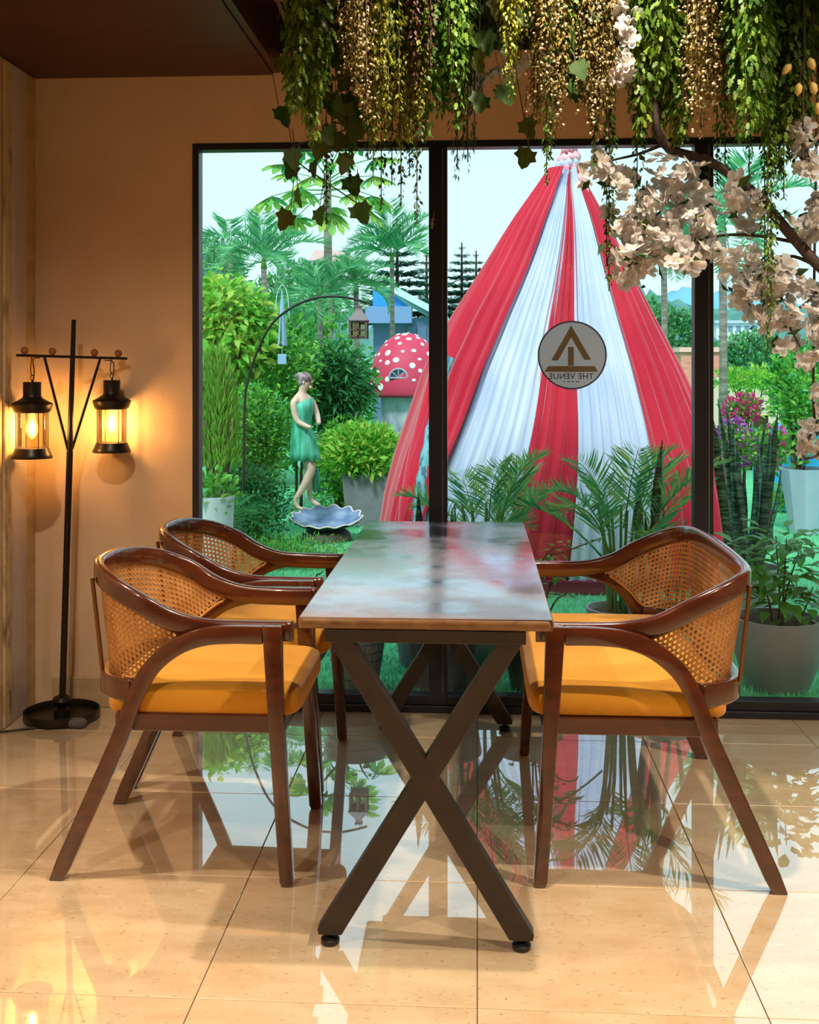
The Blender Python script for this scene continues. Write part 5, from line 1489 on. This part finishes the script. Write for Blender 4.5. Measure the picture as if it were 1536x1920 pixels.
yb = thing('yellow_crate', base_of(1427, 784, 9.4), 'small yellow box among the bougainvilleas', 'box')
MB().box(-0.05, 0.05, -0.04, 0.04, 0, 0.95).build('stand', G['stem'], yb); MB().box(-0.055, 0.055, -0.05, 0.05, 0.95, at(1427, 778, 9.4).z).build('box', mat('yellow_paint', srgb(240, 206, 90), 0.6), yb, bevel=0.004)
# ------------------------------------------------------------------ artificial greenery hanging from the ceiling
H_ = {}
H_['fern'] = leafmat('hanging_fern_green', [srgb(56, 86, 20), srgb(86, 120, 32), srgb(128, 152, 52)], 0.35, 0.5)
H_['fresh'] = leafmat('hanging_fresh_green', [srgb(48, 90, 22), srgb(78, 122, 32), srgb(118, 148, 46)], 0.35, 0.5)
H_['gold'] = leafmat('hanging_olive_gold', [srgb(78, 66, 22), srgb(116, 98, 36), srgb(140, 124, 62)], 0.35, 0.5)
H_['lime'] = leafmat('hanging_yellow_green', [srgb(92, 100, 16), srgb(130, 134, 28), srgb(154, 154, 50)], 0.35, 0.5)
H_['dark'] = leafmat('hanging_dark_green', [srgb(34, 58, 26), srgb(52, 82, 34), srgb(74, 98, 40)], 0.25, 0.45)
H_['plum'] = leafmat('hanging_plum', [srgb(74, 44, 44), srgb(106, 62, 64)], 0.2, 0.5)
H_['amber'] = leafmat('hanging_amber', [srgb(120, 74, 24), srgb(160, 110, 40)], 0.35, 0.5)
M['bud'] = mat('cream_bud', srgb(226, 208, 168), 0.6)
M['vine_stem'] = mat('vine_stem', srgb(64, 54, 34), 0.8)
FERN = ([(0, 0, 0), (0.22, -0.20, 0.03), (0.34, -0.12, 0.02), (0.52, -0.26, 0.0), (0.62, -0.13, -0.01), (0.80, -0.18, -0.05), (1, 0, -0.10), (0.80, 0.18, -0.05), (0.62, 0.13, -0.01), (0.52, 0.26, 0.0), (0.34, 0.12, 0.02), (0.22, 0.20, 0.03)],
        [(0, 1, 2), (0, 2, 10), (0, 10, 11), (2, 3, 4), (2, 4, 8), (2, 8, 10), (8, 9, 10), (4, 5, 6), (4, 6, 8), (6, 7, 8)])
OCT = ([(1, 0, 0), (-1, 0, 0), (0, 1, 0), (0, -1, 0), (0, 0, 1), (0, 0, -1)], [(0, 2, 4), (2, 1, 4), (1, 3, 4), (3, 0, 4), (2, 0, 5), (1, 2, 5), (3, 1, 5), (0, 3, 5)])
ZT = 2.80
SPEC = {  # template, leaf length, leaves per metre, spread, outwardness
    'fern': (FERN, 0.036, 420, 0.036, 0.5), 'fresh': (FERN, 0.031, 420, 0.032, 0.55), 'gold': (LEAF2, 0.017, 620, 0.026, 0.7), 'lime': (LEAF2, 0.021, 430, 0.018, 0.8),
    'dark': (LEAF6, 0.050, 170, 0.045, 0.7), 'plum': (LEAF2, 0.018, 420, 0.014, 0.9), 'amber': (LEAF2, 0.022, 320, 0.020, 0.8), 'willow': (LEAFN, 0.030, 220, 0.014, 0.6), 'small': (LEAF2, 0.020, 330, 0.013, 0.9)}
def strand(kind, L, sway):
    """leaves along a hanging string, from z = 0 down to -L; returns leaf mesh and string points."""
    tm, ls, dens, spr, outw = SPEC[kind]
    n = max(6, int(L * dens)); q_ = RNG.random(n)
    taper = np.where(q_ > 0.8, 1 - 0.75 * (q_ - 0.8) / 0.2, 1.0)
    a = RNG.random(n) * 2 * PI
    px_ = sway * np.sin(q_ * 3.1) ; 
    d = np.stack([np.cos(a), np.sin(a), 0 * a], 1)
    P = np.stack([px_, 0.4 * sway * np.sin(q_ * 4.0), -L * q_], 1) + d * (spr * taper * RNG.random(n) ** 0.5)[:, None]
    X = d * outw + np.array([0, 0, -1.0]) * (0.8 + 0.4 * RNG.random(n))[:, None] + rnd(n, 3) * 0.2
    V, Fc = scatter(tm[0], tm[1], P, X, unit(d + rnd(n, 3) * 0.3), ls * (0.6 + 0.6 * RNG.random(n)) * (0.5 + 0.5 * taper))
    return V, Fc
def bunch(u0, u1, vb, y, kind, n, label, buds=0, ragged=0.25, depth=0.10, mk=None, top=ZT, wisp=None):
    c = at((u0 + u1) / 2, 0, y)
    t = thing('hanging_plant', (c.x, y, 3.098), label, 'hanging plant', 'artificial plants hung from the ceiling')
    zt = top - 3.098
    MB().tube([(0, 0, 0), (0, 0, zt + 0.04)], 0.006, 6).build('stem', M['vine_stem'], t)
    xa, xb = at(u0, 0, y).x - c.x, at(u1, 0, y).x - c.x
    Lm = top - at((u0 + u1) / 2, vb, y).z
    tops = MB()
    n = int(n * 1.5 + 0.5)
    for k in range(n):
        f_ = (k + 0.5) / n
        x = xa + (xb - xa) * f_ ; yy = random.uniform(-depth, depth)
        L = Lm * (1 - ragged * random.random())
        V, Fc = strand(kind, L, random.uniform(-0.02, 0.02))
        V = V + np.array([x, yy, zt])
        o = link('strand', raw_mesh('strand', V, Fc), H_[mk or kind] if (mk or kind) in H_ else H_['fresh'], t); o['kind'] = 'stuff'
        tops.tube([(0, 0, zt + 0.05), (x, yy, zt)], 0.003, 4).tube([(x, yy, zt), (x, yy, zt - L * 0.97)], 0.0018, 4)
        if buds:
            m_ = int(L * buds); q_ = RNG.random(m_) ** 0.8; a = RNG.random(m_) * 2 * PI
            P = np.stack([x + 0.024 * np.cos(a), yy + 0.024 * np.sin(a), zt - L * q_], 1)
            V, Fc = scatter(OCT[0], OCT[1], P, unit(rnd(m_, 3)), unit(rnd(m_, 3)), 0.0030 + 0.0028 * RNG.random(m_))
            link('buds', raw_mesh('buds', V, Fc), M['bud'], o)['kind'] = 'stuff'
    tops.build('strings', M['vine_stem'], t)
    return t
random.seed(5)
bunch(540, 612, 262, 3.08, 'fern', 5, 'bright green fern bunch hanging leftmost, beside the brown soffit', ragged=0.15)
bunch(600, 660, 150, 3.5, 'dark', 5, 'short dark leafy bunch hanging behind the leftmost fern')
bunch(655, 708, 252, 3.05, 'gold', 6, 'gold bunch with cream buds, second in the row from the soffit', buds=90)
bunch(712, 745, 178, 3.25, 'fresh', 3, 'short narrow green bunch left of the yellow-green curtain', ragged=0.3)
bunch(702, 796, 278, 3.18, 'lime', 13, 'wide yellow-green curtain of strands left of the central mullion', ragged=0.12)
bunch(775, 815, 238, 3.15, 'plum', 2, 'plum-coloured tassel hanging left of the central mullion top', ragged=0.2)
bunch(795, 872, 262, 3.2, 'fresh', 8, 'fresh green leafy bunch above the central mullion', ragged=0.3)
bunch(855, 892, 335, 3.35, 'willow', 6, 'willowy grey-green spray just right of the central mullion', ragged=0.35, mk='dark')
bunch(870, 935, 120, 3.55, 'dark', 5, 'short dark leafy bunch right of the central mullion')
bunch(942, 985, 262, 3.2, 'lime', 4, 'narrow yellow-green bunch above the left slope of the tent', ragged=0.35)
bunch(998, 1050, 268, 3.25, 'gold', 5, 'gold bunch with cream buds above the tent knot, left side', buds=100)
bunch(1048, 1088, 230, 3.35, 'fresh', 4, 'slim green bunch directly above the tent knot', ragged=0.3)
bunch(1090, 1152, 262, 3.2, 'gold', 6, 'gold bunch with cream buds above the right slope of the tent', buds=90)
bunch(1195, 1285, 275, 3.25, 'fern', 7, 'broad fern bunch left of the right mullion', ragged=0.25)
bunch(1288, 1340, 270, 3.15, 'gold', 5, 'gold bunch with cream buds in front of the right mullion', buds=110)
bunch(1338, 1376, 232, 3.35, 'amber', 4, 'amber-brown bunch just right of the right mullion', ragged=0.25)
bunch(1382, 1440, 280, 3.1, 'fresh', 6, 'green strands in the upper right, left of the lily buds', ragged=0.2)
bunch(1440, 1500, 345, 3.3, 'fern', 6, 'long green fern bunch hanging lowest near the right edge', ragged=0.35)
bunch(1495, 1560, 110, 3.4, 'dark', 6, 'short dark leafy bunch in the upper right corner')
bunch(620, 900, 120, 3.8, 'dark', 14, 'row of dark leaves furthest back at upper centre', ragged=0.4)
bunch(1180, 1560, 110, 3.8, 'dark', 18, 'row of dark leaves furthest back at upper right', ragged=0.4)
# loose thin strings
for lab, lst in (('thin wispy strings trailing low left of the central mullion', [(700, 330), (715, 392), (735, 345), (752, 385), (768, 330), (782, 420), (690, 300), (655, 350), (612, 420)]),
                 ('thin wispy strings trailing by the tent top', [(1025, 345), (1033, 300), (1115, 300), (1142, 545), (1138, 500)]),
                 ('thin wispy strings trailing among the blossoms at right', [(1440, 655), (1446, 600), (1434, 560), (1345, 345), (1360, 330), (1405, 340), (1470, 372), (1195, 470)])):
    us = [u for u, v in lst]; c = at(sum(us) / len(us), 0, 3.3)
    t = thing('trailing_strings', (c.x, 3.3, 3.098), lab, 'hanging plant', 'artificial plants hung from the ceiling')
    for k, (u, v) in enumerate(lst):
        y = 3.18 + 0.05 * (k % 5); L = ZT - at(u, v, y).z; x = at(u, v, y).x - c.x
        V, Fc = strand('small', L, 0.006)
        o = link('strand', raw_mesh('strand', V + np.array([x, y - 3.3, ZT - 3.098]), Fc), H_['dark'] if k % 3 else H_['fresh'], t); o['kind'] = 'stuff'
        MB().tube([(x, y - 3.3, 0), (x, y - 3.3, ZT - 3.098 - L)], 0.0016, 4).build('string', M['vine_stem'], o)
# ivy vines with big lobed leaves, each leaf a part
def ivy_leaf():
    o = [(0, 0), (0.10, -0.22), (0.02, -0.42), (0.28, -0.40), (0.45, -0.52), (0.58, -0.28), (0.80, -0.22), (1.0, 0.0), (0.80, 0.22), (0.58, 0.28), (0.45, 0.52), (0.28, 0.40), (0.02, 0.42), (0.10, 0.22)]
    V = [(x, y, -0.10 * x * x + 0.18 * abs(y)) for x, y in o] + [(0.40, 0, -0.03)]
    n = len(o)
    return raw_mesh('leaf', np.array(V), np.array([(k, (k + 1) % n, n) for k in range(n)]), smooth=True)
ivy_me = []
H_['olive'] = leafmat('hanging_olive', [srgb(66, 76, 24), srgb(86, 92, 30)], 0.35, 0.5)
for cset in ('dark', 'dark', 'olive'):
    me = ivy_leaf(); me.materials.append(H_[cset]); ivy_me.append(me)
def ivy(label, u, spots, extra, y=3.3, size=0.072):
    c = at(u, 0, y)
    t = thing('ivy_vine', (c.x, y, 3.098), label, 'hanging plant', 'ivy vines')
    allp = [(a, b, size) for a, b in spots] + [(random.uniform(*extra[0]), random.uniform(*extra[1]), size * random.uniform(0.75, 1.2)) for _ in range(extra[2])]
    st = MB()
    bot = max(b for _, b, _ in allp)
    pts = [Vector((0, 0, 0))]
    for k, (a, b, s_) in enumerate(sorted(allp, key=lambda p: p[1])):
        yy = y + random.uniform(-0.10, 0.14)
        p = at(a, b, yy) - Vector((c.x, y, 3.098))
        o = link('leaf', random.choice(ivy_me), None, t)
        o.location = p + Vector((0, 0, s_ * 0.35))
        d = Vector((random.uniform(-0.6, 0.6), random.uniform(-0.5, 0.2), -1))
        qz = d.to_track_quat('X', 'Y'); o.rotation_euler = qz.to_euler()
        o.rotation_euler.rotate_axis('X', random.uniform(-0.7, 0.7))
        o.scale = (s_, s_, s_)
        if k % 3 == 0: pts.append(o.location.copy())
        st.tube([o.location, o.location + Vector((random.uniform(-0.02, 0.02), 0.01, 0.10))], 0.0012, 4)
    top = Vector((pts[1].x, pts[1].y, 0))
    st.tube(catmull([top] + pts[1:], 6 * len(pts)), 0.0022, 5)
    st.build('stem', M['vine_stem'], t)
ivy('ivy vine with large dark leaves dangling in front of the left pane', 600, [(548, 292), (556, 318), (558, 365), (545, 410), (600, 402), (592, 312), (648, 300), (655, 345), (668, 396), (522, 214), (530, 118), (640, 262), (622, 240), (605, 275)], ((575, 690), (20, 270), 34))
ivy('dark ivy vine hanging just right of the central mullion', 905, [(885, 112), (932, 78), (945, 165), (905, 190), (930, 20), (860, 60)], ((840, 960), (-10, 150), 16))
ivy('thin ivy vine with two dangling leaves beside the tent top', 985, [(985, 236), (992, 292), (940, 175), (960, 90)], ((930, 1010), (0, 90), 6))
ivy('dark ivy vine above the right slope of the tent', 1090, [(1072, 152), (1085, 170)], ((1050, 1200), (-10, 150), 16))
ivy('dark ivy vine filling the upper right corner', 1450, [(1395, 60), (1470, 60), (1520, 40)], ((1340, 1540), (-10, 120), 26))
# twisted brown twigs among the strands
tw = thing('brown_twig', (at(770, 0, 3.3).x, 3.3, 3.098), 'bare twisted brown twig among the strands above the left pane', 'twig')
def tp2(u, v): p = at(u, v, 3.28); return (p.x - tw.location.x, -0.02, p.z - 3.098)
MB().tube(catmull([(0.02, 0, 0), tp2(775, -20), tp2(768, 15), tp2(750, 50), tp2(720, 85), tp2(695, 105)], 24), 0.0045, 6).build('twig', G['stem'], tw, smooth='all')
MB().tube(catmull([tp2(772, 0), tp2(745, 20), tp2(738, 35)], 12), 0.008, 6).build('twig', G['stem'], tw, smooth='all')
# ------------------------------------------------------------------ cream blossoms
M['petal'] = leafmat('cream_petal', [srgb(222, 220, 220), srgb(232, 230, 230), srgb(220, 208, 194)], 0.55, 0.6, 0.2)
def blossom_mesh():
    VV, FF, off = [], [], 0
    for ring_, (n, tilt, sz) in enumerate(((5, 0.35, 1.0), (4, 0.95, 0.72))):
        ang = np.arange(n) * 2 * PI / n + ring_ * 0.6
        X = np.stack([np.cos(ang), np.sin(ang), np.full(n, tilt)], 1)
        tv = [(0.04, 0, 0), (0.45, -0.34, 0.10), (0.90, -0.30, 0.02), (1.0, 0, -0.10), (0.90, 0.30, 0.02), (0.45, 0.34, 0.10), (0.5, 0, -0.04)]
        tf = [(0, 1, 6), (1, 2, 6), (2, 3, 6), (3, 4, 6), (4, 5, 6), (5, 0, 6)]
        a, b = scatter(tv, tf, np.zeros((n, 3)), X, np.tile([0, 0, 1.0], (n, 1)), np.full(n, sz))
        VV.append(a); FF.append(b + off); off += len(a)
    return raw_mesh('blossom', np.vstack(VV), np.vstack(FF), smooth=True)
blo = [blossom_mesh() for _ in range(2)]
for b in blo: b.materials.append(M['petal'])
def blossoms(t, org, poly, n, y, spread, size=0.031):
    P = even([at(u, v, y) for u, v in poly], 60)
    for k in range(n):
        p = P[random.randrange(60)]
        o = link('blossom', random.choice(blo), None, t)
        o.location = Vector(p) - Vector(org) + Vector((random.gauss(0, spread), random.gauss(0, spread * 1.1), random.gauss(0, spread)))
        o.rotation_euler = Vector((random.gauss(0, 1), random.gauss(-0.8, 0.7), random.gauss(-0.1, 0.8))).to_track_quat('Z', 'Y').to_euler()
        s_ = size * random.uniform(0.75, 1.25); o.scale = (s_, s_, s_)
cy = 3.30
org = Vector((at(1330, 300, cy).x, cy, 3.098))
cb_ = thing('blossom_branch', org, 'curved dark branch covered in cream artificial blossoms, upper right', 'branch')
def cp(u, v, dy=0.0): return at(u, v, cy + dy) - org
M['branch'] = mat('dark_branch', srgb(50, 38, 34), 0.7, var=srgb(74, 58, 50), vscale=(30, 30, 30))
MB().tube(catmull([Vector((-0.14, 0.02, 0)), cp(1232, 120), cp(1240, 262), cp(1330, 302), cp(1400, 350), cp(1445, 395), cp(1490, 448), cp(1550, 510), cp(1640, 560)], 60), [0.013] * 18 + [0.013 + 0.004 * k / 41 for k in range(42)], 10).build('main_branch', M['branch'], cb_, smooth='all')
for pts in ([(1258, 265), (1200, 288), (1150, 300), (1112, 312)], [(1300, 290), (1270, 340), (1235, 400), (1180, 430)], [(1495, 455), (1440, 445), (1380, 440), (1300, 450), (1200, 480), (1165, 520)], [(1536, 500), (1480, 480), (1420, 500), (1400, 560), (1440, 600)], [(1550, 520), (1520, 560), (1480, 600), (1500, 650)], [(1430, 385), (1400, 380), (1375, 355)],
            [(1240, 262), (1225, 230), (1180, 150), (1170, 60)]):
    MB().tube(catmull([cp(u, v, 0.02) for u, v in pts], 20), [0.006 - 0.004 * k / 19 for k in range(20)], 6).build('side_branch', M['branch'], cb_, smooth='all')
for poly, n in (([(1112, 312), (1150, 325), (1200, 345)], 22), ([(1235, 300), (1290, 330), (1255, 370), (1200, 400)], 30), ([(1165, 395), (1185, 420), (1240, 430), (1290, 420)], 24), ([(1175, 440), (1250, 460), (1310, 425), (1350, 440)], 34),
                ([(1170, 525), (1185, 470), (1260, 480), (1340, 485), (1400, 470)], 52), ([(1378, 350), (1385, 390), (1420, 410)], 18), ([(1395, 500), (1415, 555), (1460, 540), (1480, 500)], 38),
                ([(1420, 590), (1480, 585), (1536, 560)], 26), ([(1460, 640), (1510, 650), (1545, 620), (1550, 540)], 30), ([(1490, 430), (1540, 400), (1545, 440)], 20), ([(1300, 395), (1320, 365)], 6)):
    blossoms(cb_, org, poly, n, cy, 0.026, 0.034)
dlf = LEAFN; n = 110
allb = [o.location for o in cb_.children if o.name.startswith('blossom')]
P = np.array([list(random.choice(allb)) for _ in range(n)]) + rnd(n, 3) * 0.03
V, Fc = scatter(LEAF2[0], LEAF2[1], P, unit(rnd(n, 3) + np.array([-0.3, 0, -0.3])), unit(rnd(n, 3)), 0.045 * (0.6 + 0.6 * RNG.random(n)))
link('foliage', raw_mesh('foliage', V, Fc), H_['dark'], cb_)['kind'] = 'stuff'
for lab, u, poly, n, y in (('cream blossom spray above the left slope of the tent', 915, [(878, 185), (905, 150), (960, 125), (985, 120)], 16, 3.5),
                           ('cream blossom spray hanging above the right slope of the tent', 1170, [(1165, 10), (1180, 60), (1172, 110), (1165, 150), (1190, 130)], 22, 3.2),
                           ('cream blossom spray hanging near the top right edge', 1515, [(1505, 235), (1515, 280), (1522, 330)], 16, 3.2),
                           ('cream blossom spray low at the right edge, beside the pale planter', 1540, [(1525, 725), (1545, 760), (1505, 850), (1530, 855), (1550, 830)], 18, 3.4)):
    o_ = Vector((at(u, 0, y).x, y, 3.098)); t = thing('blossom_spray', o_, lab, 'hanging plant', 'cream blossom sprays')
    P0 = [at(a, b, y) - o_ for a, b in poly]
    MB().tube(catmull([Vector((P0[0].x * 0.6 + 0.02, 0, 0))] + P0, 30), 0.004, 6).build('stem', M['branch'], t, smooth='all')
    blossoms(t, o_, poly, n, y, 0.012, 0.030)
lo = Vector((at(1505, 0, 3.15).x, 3.15, 3.098))
lb_ = thing('lily_buds', lo, 'spray of pale yellow lily buds near the upper right edge', 'hanging plant')
lp_ = lambda u, v: at(u, v, 3.15) - lo
MB().tube(catmull([Vector((0, 0, 0)), lp_(1508, 40), lp_(1512, 110)], 16), 0.004, 6).build('stem', H_['dark'], lb_)
for a, b in ((1522, 120), (1497, 168), (1526, 166), (1536, 205), (1475, 130)):
    p = lp_(a, b); d = (p - lp_(1510, 90)).normalized()
    MB().tube(catmull([lp_(1511, 100), (lp_(1511, 100) + p) / 2 + Vector((0, 0, 0.008)), p - d * 0.012], 8), 0.0016, 4).build('stalk', M['vine_stem'], lb_)
    MB().tube([p - d * 0.018, p - d * 0.008, p + d * 0.008, p + d * 0.018], [0.003, 0.011, 0.010, 0.001], 10).build('bud', mat('lily_bud', srgb(226, 196, 110), 0.5), lb_, smooth='all')
